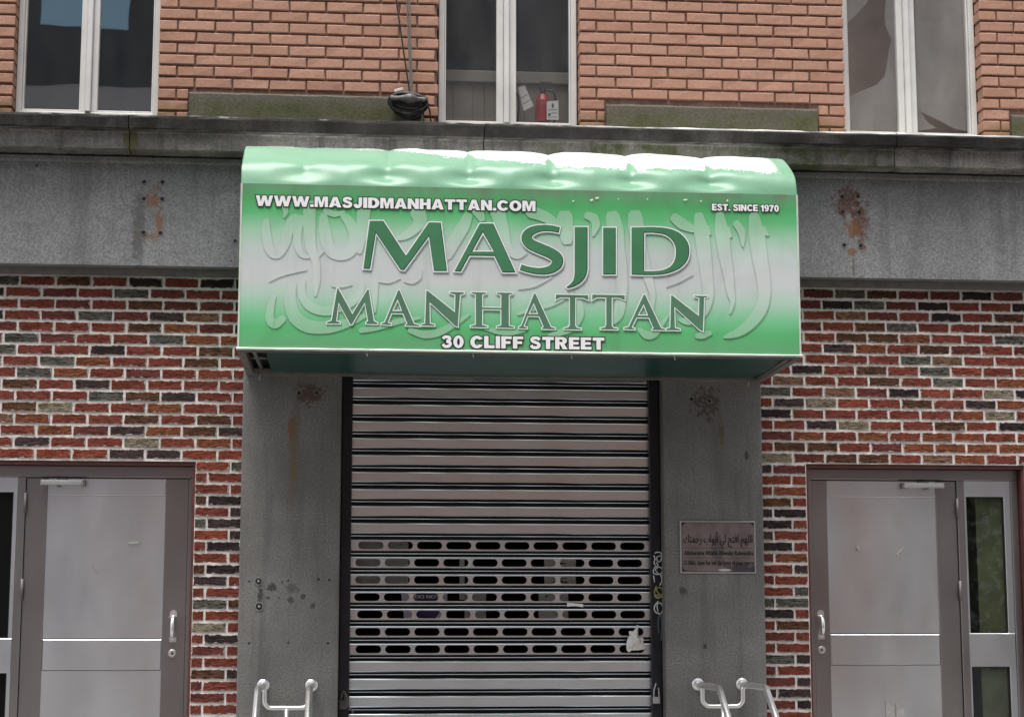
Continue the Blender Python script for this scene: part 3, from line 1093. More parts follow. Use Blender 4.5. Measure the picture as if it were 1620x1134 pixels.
def window(label, xL, xR, xm0, xm1, zb, glass, panes=None, zt=7.0):
    w = thing('window', label, 'window', ((xL + xR) / 2, WY, zb), GW)
    fr = MB()
    j = 0.034
    fr.box(xL, xL + j, WY - 0.01, WY + 0.09, zb - 0.03, zt, ch=0.004)
    fr.box(xR - j, xR, WY - 0.01, WY + 0.09, zb - 0.03, zt, ch=0.004)
    fr.box(xL + j, xR - j, WY - 0.006, WY + 0.09, zb - 0.03, zb - 0.002, ch=0.004)
    fr.box(xL + j, xR - j, WY - 0.006, WY + 0.09, zt - 0.05, zt, ch=0.004)
    fr.build('frame', M['alu'], w)
    xc = (xm0 + xm1) / 2
    ml = MB()
    ml.box(xc - 0.017, xc + 0.017, WY - 0.022, WY + 0.085, zb - 0.002, zt - 0.05, ch=0.005)
    ml.build('mullion', M['alu'], w)
    for s, (a, b) in enumerate(((xL + j, xc - 0.017), (xc + 0.017, xR - j))):
        sash = MB()
        wl = 0.012 if s == 0 else (xm1 - xc - 0.017)
        wr = (xc - 0.017 - xm0) if s == 0 else 0.012
        sash.box(a + 0.001, a + wl, WY + 0.004, WY + 0.05, zb, zt - 0.052, ch=0.004)
        sash.box(b - wr, b - 0.001, WY + 0.004, WY + 0.05, zb, zt - 0.052, ch=0.004)
        sash.box(a + wl, b - wr, WY + 0.006, WY + 0.05, zb, zb + 0.014, ch=0.003)
        so = sash.build('sash', M['alu'], w)
        p0, p1, q0, q1 = a + wl, b - wr, zb + 0.014, zt - 0.052
        g = MB()
        if panes and panes[s]:
            for loops in panes[s]:
                g.sheet(loops(p0, p1, q0, q1), WY + 0.028)
        else:
            g.sheet([[(p0, q0), (p1, q0), (p1, q1), (p0, q1)]], WY + 0.028)
        g.build('pane', glass, so, fix=False)
    return w


def px_loop(*pts):
    return lambda p0, p1, q0, q1: [[(min(max(x, p0), p1), min(max(z, q0), q1)) for x, z in (at(px, py, WY) for px, py in pts)]]


window('white framed window at the left, reflecting a pale blue patch', -2.035, -1.186, -1.662, -1.553, 4.715, M['glass'])
window('white framed window in the middle with red fire extinguishers behind its glass', 0.509, 1.366, 0.868, 0.990, 4.706, M['dustyglass'])
zz = lambda ox, x: ox + x / 4.05
right_panes = [
    [px_loop((1340, -120), (1376, -120), (1374, 2), (1358, 20), (1340, 36)),
     px_loop((1400, -120), (1421, -120), (1421, 206), (1340, 206), (1341, 152), (1362, 143), (1388, 133), (1402, 118), (1405, 100), (1408, 78), (1412, 62), (1404, 42), (1401, 30), (1403, 0))],
    [px_loop((1447, -120), (1532, -120), (1532, 206), (1512, 202), (1490, 190), (1458, 175), (1470, 192), (1484, 201), (1450, 206))],
]
window('white framed window at the right with broken panes of filmed glass', 3.046, 3.908, 3.407, 3.526, 4.702, M['filmglass'], right_panes)

# rooms behind the windows (open towards the glass)
def room(name, x0, x1, y0, y1, z0, z1, m):
    b = MB()
    b.box(x0, x1, y1, y1 + 0.05, z0, z1).box(x0 - 0.05, x0, y0, y1, z0, z1).box(x1, x1 + 0.05, y0, y1, z0, z1)
    b.box(x0, x1, y0, y1, z0 - 0.05, z0).box(x0, x1, y0, y1, z1, z1 + 0.05)
    return structure(b.build(name, m))


room('interior_wall', -2.6, -0.7, 0.42, 2.6, 4.6, 7.5, M['roomdark'])
room('interior_wall', 0.0, 2.2, 0.42, 2.8, 4.6, 7.5, M['roomblue'])
room('interior_wall', 2.6, 4.6, 0.42, 0.75, 4.6, 7.5, M['roombrown'])

# board with a top rail standing behind the middle window
bd = thing('partition_board', 'drab cracked board with a pale top rail behind the middle window', 'board', (0.94, 0.40, 4.6))
b1 = MB()
random.seed(3)
xs = 0.42
while xs < 1.5:
    wd = random.uniform(0.07, 0.16)
    b1.box(xs, xs + wd - 0.003, 0.40 + random.uniform(0, .004), 0.42, 4.55, 5.035)
    xs += wd
b1.build('planks', M['board'], bd)
MB().box(0.40, 1.52, 0.375, 0.43, 5.037, 5.115, ch=0.006).build('top_rail', M['board'], bd)


def extinguisher(label, x, y, z0, ztop, tag_loops, tagpoly_y):
    e = thing('fire_extinguisher', label, 'extinguisher', (x, y, z0), 'fire extinguishers behind the middle window')
    h = ztop - z0
    MB().lathe((x, y, z0), (0, 0, 1), [(0, 0.045), (0.01, 0.048), (h * 0.60, 0.048), (h * 0.70, 0.043), (h * 0.78, 0.028), (h * 0.80, 0.018)], 20).build('cylinder', M['extred'], e)
    v = MB()
    v.lathe((x, y, z0 + h * 0.80), (0, 0, 1), [(0, 0.016), (h * 0.07, 0.016), (h * 0.08, 0.012)], 12)
    v.box(x - 0.02, x + 0.05, y - 0.012, y + 0.012, z0 + h * 0.88, z0 + h * 0.91).box(x - 0.01, x + 0.055, y - 0.01, y + 0.01, z0 + h * 0.95, z0 + h * 0.98)
    v.box(x - 0.02, x - 0.008, y - 0.01, y + 0.01, z0 + h * 0.88, z0 + h * 0.98)
    v.build('valve', M['black'], e)
    MB().tube(smooth_path([(x + 0.015, y - 0.01, z0 + h * 0.86), (x + 0.07, y - 0.02, z0 + h * 0.8), (x + 0.075, y - 0.02, z0 + h * 0.5), (x + 0.055, y - 0.02, z0 + h * 0.2)]), 0.007, 8).build('hose', M['black'], e)
    MB().box(x - 0.03, x + 0.03, y - 0.0495, y - 0.040, z0 + h * .35, z0 + h * .37).build('band', M['black'], e)
    t = MB()
    t.prism([tag_loops[0]], tagpoly_y, tagpoly_y + 0.001)
    t.build('tag', M['paper'], e)
    q = MB()
    for L in tag_loops[1:]:
        q.sheet([L], tagpoly_y - 0.001)
    q.build('tag_print', M['darkgrey'], e, fix=False)
    return e


def pq(y, *pts):
    return [at(px, py, y) for px, py in pts]


random.seed(7)
z_ = lambda x, y: (690 + x / 6.75, 90 + y / 6.75)
T1 = [pq(0.225, z_(873, 330), z_(945, 308), z_(1040, 525), z_(935, 580)), pq(0.223, z_(900, 440), z_(975, 400), z_(977, 406), z_(902, 447)), pq(0.223, z_(925, 505), z_(1008, 455), z_(1010, 461), z_(927, 512))]
x1, z1 = at(801, 190, 0.285)
extinguisher('red fire extinguisher half hidden behind the middle mullion with a tilted tag', x1, 0.29, 4.60, 5.01, T1, 0.225)
T2 = [pq(0.215, z_(1180, 478), z_(1305, 468), z_(1308, 675), z_(1182, 672)), pq(0.213, z_(1235, 500), z_(1255, 498), z_(1256, 545), z_(1236, 547)), pq(0.213, z_(1195, 567), z_(1290, 563), z_(1290, 569), z_(1195, 573)),
      pq(0.213, z_(1196, 605), z_(1222, 603), z_(1222, 632), z_(1196, 634)), pq(0.213, z_(1230, 600), z_(1286, 597), z_(1286, 604), z_(1230, 607)), pq(0.213, z_(1196, 645), z_(1290, 641), z_(1290, 646), z_(1196, 650))]
x2, z2 = at(859, 150, 0.285)
extinguisher('red fire extinguisher with an upright white tag behind the right pane of the middle window', x2, 0.29, 4.60, 5.03, T2, 0.215)

# ------------------------------------------------------------------ shutter
SY = 0.15
sh = thing('roller_shutter', 'closed steel roller shutter with seven rows of oval slots under the awning', 'shutter', (0.91, SY, 0.46))
SX0, SX1 = 0.006, 1.806
PROFILE = [(0.040, 0.0), (0.010, -0.001), (0.002, -0.004), (-0.001, -0.008), (0.0005, -0.012), (0.002, -0.062), (0.007, -0.066), (0.040, -0.069), (0.042, -0.077), (0.016, -0.0775), (0.012, -0.0795), (0.013, -0.0825),
           (0.040, -0.085), (0.042, -0.1008), (0.048, -0.1008), (0.048, 0.0)]
SLATM = [1, 0, 0, 0, 0, 0, 1, 1, 1, 0, 0, 1, 1, 1, 1, 1]
sm = MB().extrude_x(PROFILE, SX0, SX1, nx=12, jit=0.0011, mis=SLATM)
SLAT = sm.mesh('slat', [M['slat'], M['grease']])
PITCHS = 0.1012


def slat_part(me, z):
    o = bpy.data.objects.new('slat', me)
    COL.objects.link(o)
    o.parent = sh
    o.location = Vector((0, SY + random.uniform(-0.001, 0.001), z)) - wpos(sh)
    o.rotation_euler = (random.uniform(-0.03, 0.03), 0, random.uniform(-0.0008, 0.0008))
    return o


for k in range(1, 14):
    slat_part(SLAT, 2.158 + PITCHS * k)
for k in range(7, 17):
    slat_part(SLAT, 2.158 - PITCHS * k)
starts = [568.4, 563.9, 564, 563, 567.9, 565, 566]
for k in range(7):
    off = SX0 + at(starts[k], 950, SY)[0] - at(556, 950, SY)[0]
    holes = []
    for i in range(10):
        hx0 = off + i * 0.1735
        hx1 = hx0 + 0.1495
        r = 0.0225
        zc = -0.036
        holes.append(ellipse(hx0 + r, zc, r, r, 90, 270, 7) + ellipse(hx1 - r, zc, r, r, -90, 90, 7))
    b = MB()
    b.prism([[(SX0, -0.067), (SX1, -0.067), (SX1, -0.008), (SX0, -0.008)]] + holes, 0.0, 0.004)
    b.extrude_x([(0.040, 0.0), (0.006, -0.0005), (-0.001, -0.004), (-0.0025, -0.0078), (0.003, -0.0079), (0.008, -0.005), (0.040, -0.004)], SX0, SX1, mis=[0, 0, 0, 0, 0, 1, 1])
    b.extrude_x([(0.0, -0.0672), (0.006, -0.070), (0.040, -0.073), (0.042, -0.080), (0.016, -0.0805), (0.012, -0.0825), (0.013, -0.0855), (0.040, -0.088), (0.042, -0.1008), (0.048, -0.1008), (0.048, -0.0715), (0.006, -0.0673)], SX0, SX1,
                mis=[0, 1, 1, 1, 0, 0, 1, 1, 1, 1, 1, 0])
    slat_part(b.mesh('slat', [M['slat'], M['grease']]), 2.158 - PITCHS * k)['label'] = 'slotted steel slat with ten oval holes'
for side, (a, b) in enumerate(((-0.053, 0.009), (1.789, 1.852))):
    gr = MB().box(a, b, 0.10, 0.30, 0.455, 3.70, ch=0.004).build('guide_rail', M['navy'], sh)
    if side == 1:
        marks = [([(958, 145), (975, 140), (995, 150), (992, 185), (975, 195), (968, 170), (990, 160)], 0), ([(952, 160), (958, 180), (952, 200), (960, 215)], 0),
                 ([(965, 200), (975, 215), (955, 230), (950, 260), (985, 265), (1000, 245), (985, 225), (960, 240), (975, 260)], 0), ([(990, 270), (998, 300), (985, 330)], 0), ([(950, 275), (955, 310)], 0),
                 ([(965, 335), (955, 370), (965, 400), (995, 395), (1000, 360), (985, 340), (965, 355), (985, 380)], 1), ([(955, 385), (1000, 382)], 1), ([(958, 395), (1000, 393)], 1),
                 ([(975, 420), (955, 450), (960, 480), (990, 490), (1003, 460), (990, 430), (970, 440), (975, 480)], 0), ([(985, 490), (975, 540), (980, 600)], 2), ([(990, 485), (998, 560), (992, 640)], 2)]
        mk = MB()
        for i, (pts, mi) in enumerate(marks):
            pp = [at(770 + x / 3.6, 834 + y / 3.6, 0.10) for x, y in pts]
            mk.strip(smooth_path(pp, 6), [0.0062, 0.0050], 0.0975 - i * 0.00006, mi, 0.000004)
        mk.build('graffiti', [M['paintwhite'], M['painty'], M['paintb']], gr, 'white and yellow scrawled graffiti marks', fix=False)

# dim lobby behind the slots and what hangs in it
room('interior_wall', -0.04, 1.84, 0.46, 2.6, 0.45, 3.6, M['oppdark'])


def card(name, label, cat, pxs, y, mat, prints=(), pm=None, group=None):
    c = thing(name, label, cat, (*[at(*pxs[0], y)[0]], y, at(*pxs[0], y)[1]), group)
    MB().prism([pq(y, *pxs)], y, y + 0.002).build('sheet', mat, c)
    if prints:
        q = MB()
        for L in prints:
            q.sheet([pq(y - 0.001, *L)], y - 0.001)
        q.build('print', pm or M['darkgrey'], c, fix=False)
    return c


R4 = lambda a, b, c, d: ((a, d), (c, d), (c, b), (a, b))
z8 = lambda x, y: (640 + x / 5.586, 860 + y / 5.586)
GN = 'papers behind the shutter slots'
HY = 0.205
card('notice', 'pale yellowish notice sheet behind the upper right slots', 'notice', R4(861, 883, 911, 927), HY, M['paper'],
     [R4(*z8(1340, 165), *z8(1346, 192)), R4(*z8(1370, 165), *z8(1420, 180)), R4(*z8(1295, 208), *z8(1490, 211)), R4(*z8(1310, 300), *z8(1340, 306)), R4(*z8(1310, 330), *z8(1350, 344)), R4(*z8(1375, 300), *z8(1440, 306)),
      R4(*z8(1380, 322), *z8(1400, 346)), R4(*z8(1405, 330), *z8(1440, 344))], None, GN)
card('notice', 'grey notice sheet with a dark arrow behind the middle right slots', 'notice', R4(852, 938, 899, 982), HY, M['greypaper'],
     [(z8(1240, 455), z8(1275, 455), z8(1255, 476)), R4(*z8(1235, 500), *z8(1305, 506))], None, GN)
card('notice', 'wide grey sheet behind the top left slots', 'notice', R4(556, 856, 646, 927), HY + 0.01, M['greypaper'],
     [(z8(-60, 20), z8(-40, -5), z8(-35, -5), z8(-55, 20)), (z8(-45, 20), z8(-25, -5), z8(-20, -5), z8(-40, 20))], None, GN)
card('notice', 'small grey card behind the middle slots beside the violet sign', 'notice', R4(735, 930, 769, 983), HY + 0.01, M['greypaper'], group=GN)
card('tape_strip', 'narrow upright pale strip behind the slots right of the wide grey sheet', 'strip', R4(727, 880, 735, 948), HY, M['greypaper'])
sg = thing('sign', 'violet and lilac sign with white capitals behind the left slots', 'sign', (at(676, 950, HY)[0], HY, at(676, 950, HY)[1]))
MB().prism([pq(HY, (634, 934), (640, 984), (706, 984), (708, 934))], HY, HY + 0.003).build('sheet', M['lilac'], sg)
MB().prism([pq(HY - 0.001, (655, 944), (662, 934), (688, 934), (697, 944), (697, 966), (688, 978), (662, 978), (655, 966))], HY - 0.002, HY - 0.0005).build('violet_panel', M['purple'], sg)


def text_mesh(body, size=1.0):
    c = bpy.data.curves.new('text', 'FONT')
    c.body = body
    c.size = size
    o = bpy.data.objects.new('text', c)
    COL.objects.link(o)
    dg = bpy.context.evaluated_depsgraph_get()
    dg.update()
    me = bpy.data.meshes.new_from_object(o.evaluated_get(dg))
    bpy.data.objects.remove(o)
    vs = [tuple(v.co) for v in me.vertices]
    fs = [tuple(p.vertices) for p in me.polygons]
    bpy.data.meshes.remove(me)
    return vs, fs


def text_on(mb, body, x0, x1, z0, h, y, mi=0, bold=0.0, cap=None):
    """text stretched to fill x0..x1 with its capitals h tall, lying on the plane y"""
    vs, fs = text_mesh(body)
    if not vs:
        return
    mnx, mxx = min(v[0] for v in vs), max(v[0] for v in vs)
    caph = cap or 0.69
    for k, dx in enumerate((0.0, bold, -bold) if bold else (0.0,)):
        pts = [(x0 + dx + (v[0] - mnx) / (mxx - mnx) * (x1 - x0), y - k * 0.0002, z0 + v[1] / caph * h) for v in vs]
        mb.add(pts, fs, mi)


tx = MB()
ax, az = at(657, 946, HY)
bx, _ = at(695, 946, HY)
text_on(tx, 'DO NOT', ax, bx, az, 0.020, HY - 0.004, 0, 0.0018)
ax, az = at(659, 956, HY)
bx, _ = at(693, 956, HY)
text_on(tx, 'BLOCK', ax, bx, az, 0.020, HY - 0.004, 0, 0.0018)
tx.build('lettering', M['white'], sg, fix=False)

# things caught on the shutter
sc = thing('plastic_scrap', 'torn crumpled white plastic scrap caught in the lower right slots', 'scrap', (1.68, 0.13, 1.57))
s_ = lambda x, y: (980 + x / 7.37, 980 + y / 7.37)
outl = [s_(200, 62), (s_(228, 60)), s_(222, 110), s_(225, 200), s_(278, 205), s_(282, 270), s_(296, 300), s_(290, 345), s_(230, 355), s_(140, 355), s_(110, 382), s_(85, 350), s_(78, 290), s_(95, 220), s_(120, 180), s_(108, 145), s_(120, 128), s_(165, 132), s_(185, 105)]
bm = bmesh.new()
loop = [at(px, py, 0.12) for px, py in outl]
cx_, cz_ = sum(p[0] for p in loop) / len(loop), sum(p[1] for p in loop) / len(loop)
rings = []
for t in (1.0, 0.72, 0.42):
    rings.append([bm.verts.new((cx_ + (x - cx_) * t, 0.128 - 0.022 * (1 - t) + random.uniform(-0.008, 0.008), cz_ + (z - cz_) * t)) for x, z in loop])
cv = bm.verts.new((cx_, 0.11, cz_))
n_ = len(loop)
for a, b in zip(rings, rings[1:]):
    for i in range(n_):
        bm.faces.new((a[i], a[(i + 1) % n_], b[(i + 1) % n_], b[i]))
for i in range(n_):
    bm.faces.new((rings[-1][i], rings[-1][(i + 1) % n_], cv))
bmesh.ops.recalc_face_normals(bm, faces=bm.faces)
me = bpy.data.meshes.new('bag')
bm.to_mesh(me)
bm.free()
me.materials.append(M['scrap'])
o = bpy.data.objects.new('film', me)
COL.objects.link(o)
o.parent = sc
o.location = -wpos(sc)
pl_ = thing('paper_slip', 'small white folded paper slip stuck on the slat below the pale notice', 'paper', (1.37, 0.14, 1.78))
MB().prism([pq(0.142, (897, 953), (922, 955), (923, 960), (910, 958), (897, 959))], 0.140, 0.1415).build('sheet', M['white'], pl_)

pk = thing('padlock', 'small steel padlock hanging on the right shutter rail', 'padlock', (1.816, 0.08, 1.21))
MB().box(1.793, 1.834, 0.078, 0.096, 1.198, 1.238, ch=0.003).build('body', M['alu2'], pk)
MB().tube(smooth_path([(1.799, 0.087, 1.238), (1.800, 0.087, 1.275), (1.808, 0.087, 1.30), (1.812, 0.087, 1.318)], 5), 0.0045, 8).tube(smooth_path([(1.829, 0.087, 1.238), (1.829, 0.087, 1.268), (1.826, 0.087, 1.29)], 4), 0.0045, 8).build('shackle', M['alu2'], pk)
la = thing('latch', 'black padlock with wire loops on the left shutter rail near the bottom', 'latch', (-0.01, 0.09, 1.2))
x, z = at(542, 1113, 0.1)
MB().box(x - 0.022, x + 0.028, 0.07, 0.098, z - 0.03, z + 0.022, ch=0.004).build('body', M['darkgrey'], la)
wy = MB()
wy.tube(smooth_path([(x - 0.012, 0.085, z + 0.02), (x - 0.004, 0.08, z + 0.055), (x + 0.008, 0.08, z + 0.075), (x + 0.014, 0.085, z + 0.02)], 6), 0.004, 8)
wy.tube(smooth_path([(x + 0.012, 0.075, z + 0.07), (x + 0.026, 0.075, z + 0.03), (x + 0.034, 0.08, z - 0.01), (x + 0.065, 0.09, z - 0.05)], 6), 0.005, 8)
wy.build('wire', M['cable'], la)

# ------------------------------------------------------------------ doors
DY = 0.16
GD = 'steel entrance doors with sidelights'


def door(label, x, zt, flip, sl):
    """x: dict of positions; the leaf hangs between two frame posts; sl: sidelight pane span"""
    d = thing('steel_door', label, 'door', ((x['leafL'] + x['leafR']) / 2, DY, 0.45), GD)
    zh = x['headbot']
    f = MB()
    f.box(x['openL'] + 0.018, x['openR'] - 0.018, DY - 0.02, DY + 0.06, zh, zt - 0.022, ch=0.003)       # head
    posts = [(x['frL'], x['leafL'] - 0.003), (x['leafR'] + 0.003, x['frR'])]
    for a, b in posts:
        f.box(a, b, DY - 0.02, DY + 0.06, 0.452, zh - 0.0005, ch=0.003)
    a, b = sl['outer']
    f.box(a, b, DY - 0.0205, DY + 0.06, 0.452, zh - 0.0005, ch=0.003)
    f.build('frame', M['stile'], d)
    rv = MB()
    rv.box(x['openL'], x['openR'], DY - 0.085, DY + 0.06, zt - 0.02, zt - 0.001)
    rv.box(x['openL'], x['openL'] + 0.016, DY - 0.08, DY + 0.06, 0.452, zt - 0.021)
    rv.box(x['openR'] - 0.016, x['openR'], DY - 0.08, DY + 0.06, 0.452, zt - 0.021)
    rv.build('lining', M['redpaint'], d, 'dull red painted lining of the opening')
    lf = MB()
    L, R, P0, P1 = x['leafL'], x['leafR'], x['panL'], x['panR']
    lf.box(L, R, DY + 0.006, DY + 0.05, 0.455, zh - 0.004)
    lf.box(L, P0 - 0.001, DY - 0.006, DY + 0.0055, 0.46, zh - 0.005, ch=0.002)
    lf.box(P1 + 0.001, R, DY - 0.006, DY + 0.0055, 0.46, zh - 0.005, ch=0.002)
    leaf = lf.build('leaf', M['stile'], d)
    tr = MB().box(P0, P1, DY - 0.004, DY + 0.0055, x['topr'] + 0.001, zh - 0.006, ch=0.002).build('top_rail', M['panel'], leaf)
    cushion(P0, P1, DY, DY + 0.0055, x['r1'] + 0.006, x['topr'] - 0.001, 0.0034, flip * 3.3).build('panel', M['panel'], leaf, fix=False)
    MB().box(P0, P1, DY - 0.004, DY + 0.0055, x['r2'] + 0.001, x['r1'], ch=0.006).build('lock_rail', M['panel'], leaf)
    cushion(P0, P1, DY, DY + 0.0055, 0.62, x['r2'] - 0.001, 0.0034, flip * 7.1).build('panel', M['panel'], leaf, fix=False)
    # hinges
    hx = L - 0.001 if flip < 0 else R + 0.001
    for hz in (2.36, 1.86):
        MB().tube([(hx, DY - 0.026, hz - 0.06), (hx, DY - 0.026, hz + 0.06)], 0.008, 8).build('hinge', M['rawbar'], d)
    # closer
    cl = MB()
    c0, c1 = x['cl']
    cz = x['clz']
    cl.box(c0, c1, DY - 0.055, DY - 0.008, cz - 0.013, cz + 0.017, ch=0.008)
    co = cl.build('closer', M['alu2'], d)
    e = c1 if flip < 0 else c0
    MB().box(e - 0.012, e + 0.012, DY - 0.045, DY - 0.0085, cz - 0.016, cz + 0.018, ch=0.003).build('bracket', M['rawbar'], co)
    m_ = (c0 + c1) / 2
    MB().lathe((m_ + 0.02 * flip, DY - 0.03, cz - 0.0135), (0, 0, -1), [(0, 0.014), (0.006, 0.013), (0.010, 0.006)], 12).box(m_ - 0.03, m_ + 0.03, DY - 0.04, DY - 0.01, cz + 0.0175, cz + 0.026).build('spindle', M['rawbar'], co)
    # pull handle with thumb latch, and lock cylinder
    hx, h0, h1, lz = x['hx'], x['h0'], x['h1'], x['lock']
    ha = MB()
    yb = DY - 0.0065
    ha.prism([ellipse(hx, h0 - 0.012, 0.02, 0.02, 0, 180, 8) + [(hx - 0.02, h0 - 0.034), (hx + 0.02, h0 - 0.034)]], yb - 0.006, yb)
    ha.prism([[(hx - 0.02, h1 - 0.018), (hx + 0.02, h1 - 0.018), (hx + 0.02, h1 + 0.01), (hx - 0.02, h1 + 0.01)]], yb - 0.006, yb)
    grip = smooth_path([(hx, yb - 0.006, h0 - 0.03), (hx, yb - 0.034, h0 - 0.045), (hx, yb - 0.048, h0 - 0.08), (hx, yb - 0.048, h1 + 0.045), (hx, yb - 0.034, h1 + 0.02), (hx, yb - 0.006, h1 + 0.002)], 6)
    ha.tube(grip, [0.010] * 6 + [0.0125] * (len(grip) - 12) + [0.010] * 6, 10)
    ha.box(hx - 0.025, hx + 0.012, yb - 0.04, yb - 0.004, h0 - 0.036, h0 - 0.030)
    ha.build('handle', M['chrome'], d)
    lk = MB()
    lk.lathe((hx, yb, lz), (0, -1, 0), [(0, 0.024), (0.006, 0.0235), (0.011, 0.019), (0.011, 0.0125), (0.009, 0.012)], 20)
    lo = lk.build('lock', M['chrome'], d)
    MB().lathe((hx, yb, lz), (0, -1, 0), [(0.0085, 0.008), (0.0115, 0.0075)], 10).build('keyway', M['darkgrey'], lo)
    # sidelight
    s = MB()
    g0, g1 = sl['glass']
    a, b = sl['span']
    s.box(a, b, DY - 0.012, DY + 0.05, sl['gt'], zh - 0.001, ch=0.002)
    s.box(a, b, DY - 0.012, DY + 0.05, sl['g2t'], sl['gb'], ch=0.004)
    s.box(a, b, DY - 0.012, DY + 0.05, 0.453, 0.62, ch=0.002)
    s.box(a, g0, DY - 0.010, DY + 0.05, 0.62, sl['gt'], ch=0.002)
    s.box(g1, b, DY - 0.010, DY + 0.05, 0.62, sl['gt'], ch=0.002)
    so = s.build('sidelight', M['panel'], d)
    for q0, q1 in ((sl['gb'], sl['gt']), (0.62, sl['g2t'])):
        MB().box(g0, g1, DY + 0.014, DY + 0.02, q0, q1).build('pane', M['doorglass'], so)
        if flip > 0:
            MB().box(g0 + 0.068, g1, DY + 0.0215, DY + 0.025, q0, q1).build('green_backing', M['film'], so)  # mottled green sheet added to give the pane its green
        gk = MB()
        gk.box(g0, g0 + 0.006, DY + 0.002, DY + 0.0138, q0, q1).box(g1 - 0.006, g1, DY + 0.002, DY + 0.0138, q0, q1).box(g0 + 0.006, g1 - 0.006, DY + 0.002, DY + 0.0138, q0, q0 + 0.006).box(g0 + 0.006, g1 - 0.006, DY + 0.002, DY + 0.0138, q1 - 0.006, q1)
        gk.build('gasket', M['black'], so)
    return d


door('brushed steel door at the left, handle on its right, closer at its top left',
     dict(openL=-2.36, openR=-0.904, frL=-1.934, leafL=-1.886, leafR=-0.947, frR=-0.921, headbot=2.512, panL=-1.763, panR=-1.082, topr=2.406, r1=1.574, r2=1.395,
          cl=(-1.801, -1.557), clz=2.477, hx=-1.017, h0=1.735, h1=1.575, lock=1.493), 2.600, -1,
     dict(outer=(-2.342, -2.28), span=(-2.279, -1.9345), glass=(-2.20, -1.958), gt=2.424, gb=1.580, g2t=1.382))
door('brushed steel door at the right, handle on its left, mottled green sheet in its sidelight',
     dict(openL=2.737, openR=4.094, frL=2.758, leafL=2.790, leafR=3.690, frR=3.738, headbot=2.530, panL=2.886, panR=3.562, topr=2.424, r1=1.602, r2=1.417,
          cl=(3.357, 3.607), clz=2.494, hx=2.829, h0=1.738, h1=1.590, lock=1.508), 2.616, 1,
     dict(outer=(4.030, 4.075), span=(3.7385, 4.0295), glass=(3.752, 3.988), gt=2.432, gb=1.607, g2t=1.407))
dl, dr = [o for o in bpy.data.objects if o.name.startswith('steel_door')]
for d_, name, pts, m in ((dl, 'scratch', ((201, 857), (220, 855), (221, 859), (205, 860)), 'scuff'), (dl, 'scratch', ((145, 891), (155, 901), (154, 902), (144, 892)), 'scuff'), (dr, 'scratch', ((1418, 876), (1429, 865), (1430, 867), (1419, 878)), 'scuff'),
                         (dr, 'scratch', ((1354, 863), (1358, 862), (1360, 869), (1357, 870)), 'scuff'), (dr, 'torn_sticker', ((1401, 1109), (1413, 1116), (1414, 1145), (1402, 1145)), 'scuff'), (dr, 'torn_sticker', ((1417, 1111), (1424, 1118), (1431, 1121), (1432, 1145), (1419, 1145)), 'scuff')):
    MB().prism([pq(DY - 0.008, *pts)], DY - 0.0085, DY - 0.0045).build(name, M[m], d_)
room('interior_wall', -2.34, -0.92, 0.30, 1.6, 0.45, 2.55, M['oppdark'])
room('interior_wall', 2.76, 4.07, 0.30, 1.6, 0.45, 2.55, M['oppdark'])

# ------------------------------------------------------------------ handrails
GH = 'stainless handrails at the steps'


def handrail(label, xa, xb):
    xm = (xa + xb) / 2
    z = 1.312
    h = thing('handrail', label, 'handrail', (xm, -0.5, 0.45), GH)
    for x in (xa, xb):
        MB().lathe((x, -0.0005, z), (0, -1, 0), [(0, 0.036), (0.004, 0.036), (0.009, 0.030), (0.012, 0.021)], 20).build('flange', M['chrome'], h)
        p = [(x, -0.01, z), (x, -0.58, z), (x, -0.62, z - 0.004), (x, -0.66, z - 0.026), (x, -2.3, z - 1.10)]
        MB().tube(p, 0.0185, 14).build('rail', M['chrome'], h)
    u = smooth_path([(xa + 0.012, -0.07, z - 0.014), (xa + 0.012, -0.07, z - 0.075), (xa + 0.016, -0.07, z - 0.100), (xa + 0.036, -0.07, z - 0.120), (xa + 0.06, -0.07, z - 0.124), (xm, -0.07, z - 0.124),
                     (xb - 0.06, -0.07, z - 0.124), (xb - 0.036, -0.07, z - 0.120), (xb - 0.016, -0.07, z - 0.100), (xb - 0.012, -0.07, z - 0.075), (xb - 0.012, -0.07, z - 0.014)], 4)
    MB().tube(u, 0.0145, 12).build('bracket', M['chrome'], h)
    MB().tube([(xm, -0.07, z - 0.13), (xm, -0.07, 0.452)], 0.0145, 12).build('post', M['chrome'], h)
    return h


handrail('double stainless handrail fixed to the left grey pier', -0.483, -0.207)
handrail('double stainless handrail fixed to the right grey pier below the plaque', 2.046, 2.308)

# ------------------------------------------------------------------ plaque
PX0, PX1, PZ0, PZ1 = 1.950, 2.404, 1.958, 2.267
pq_ = thing('plaque', 'brownish metal plaque with Arabic and English lines on the right pier', 'plaque', ((PX0 + PX1) / 2, -0.01, PZ0))
MB().box(PX0, PX1, -0.010, -0.0005, PZ0, PZ1, ch=0.002).build('backing', M['alu2'], pq_)
MB().box(PX0 + 0.009, PX1 - 0.009, -0.0125, -0.0105, PZ0 + 0.009, PZ1 - 0.009).build('dark_field', M['ink'], pq_)
rr = 0.03
a0, a1, c0, c1 = PX0 + 0.012, PX1 - 0.012, PZ0 + 0.012, PZ1 - 0.012
rl = ellipse(a1 - rr, c1 - rr, rr, rr, 0, 90, 5) + ellipse(a0 + rr, c1 - rr, rr, rr, 90, 180, 5) + ellipse(a0 + rr, c0 + rr, rr, rr, 180, 270, 5) + ellipse(a1 - rr, c0 + rr, rr, rr, 270, 360, 5)
MB().prism([rl], -0.0145, -0.013).build('plate', M['plaque'], pq_)
pw = PX1 - PX0
ph = PZ1 - PZ0
fx = lambda u: PX0 + pw * (u - 60) / 1380
fz = lambda v: PZ1 - ph * (v - 95) / 945
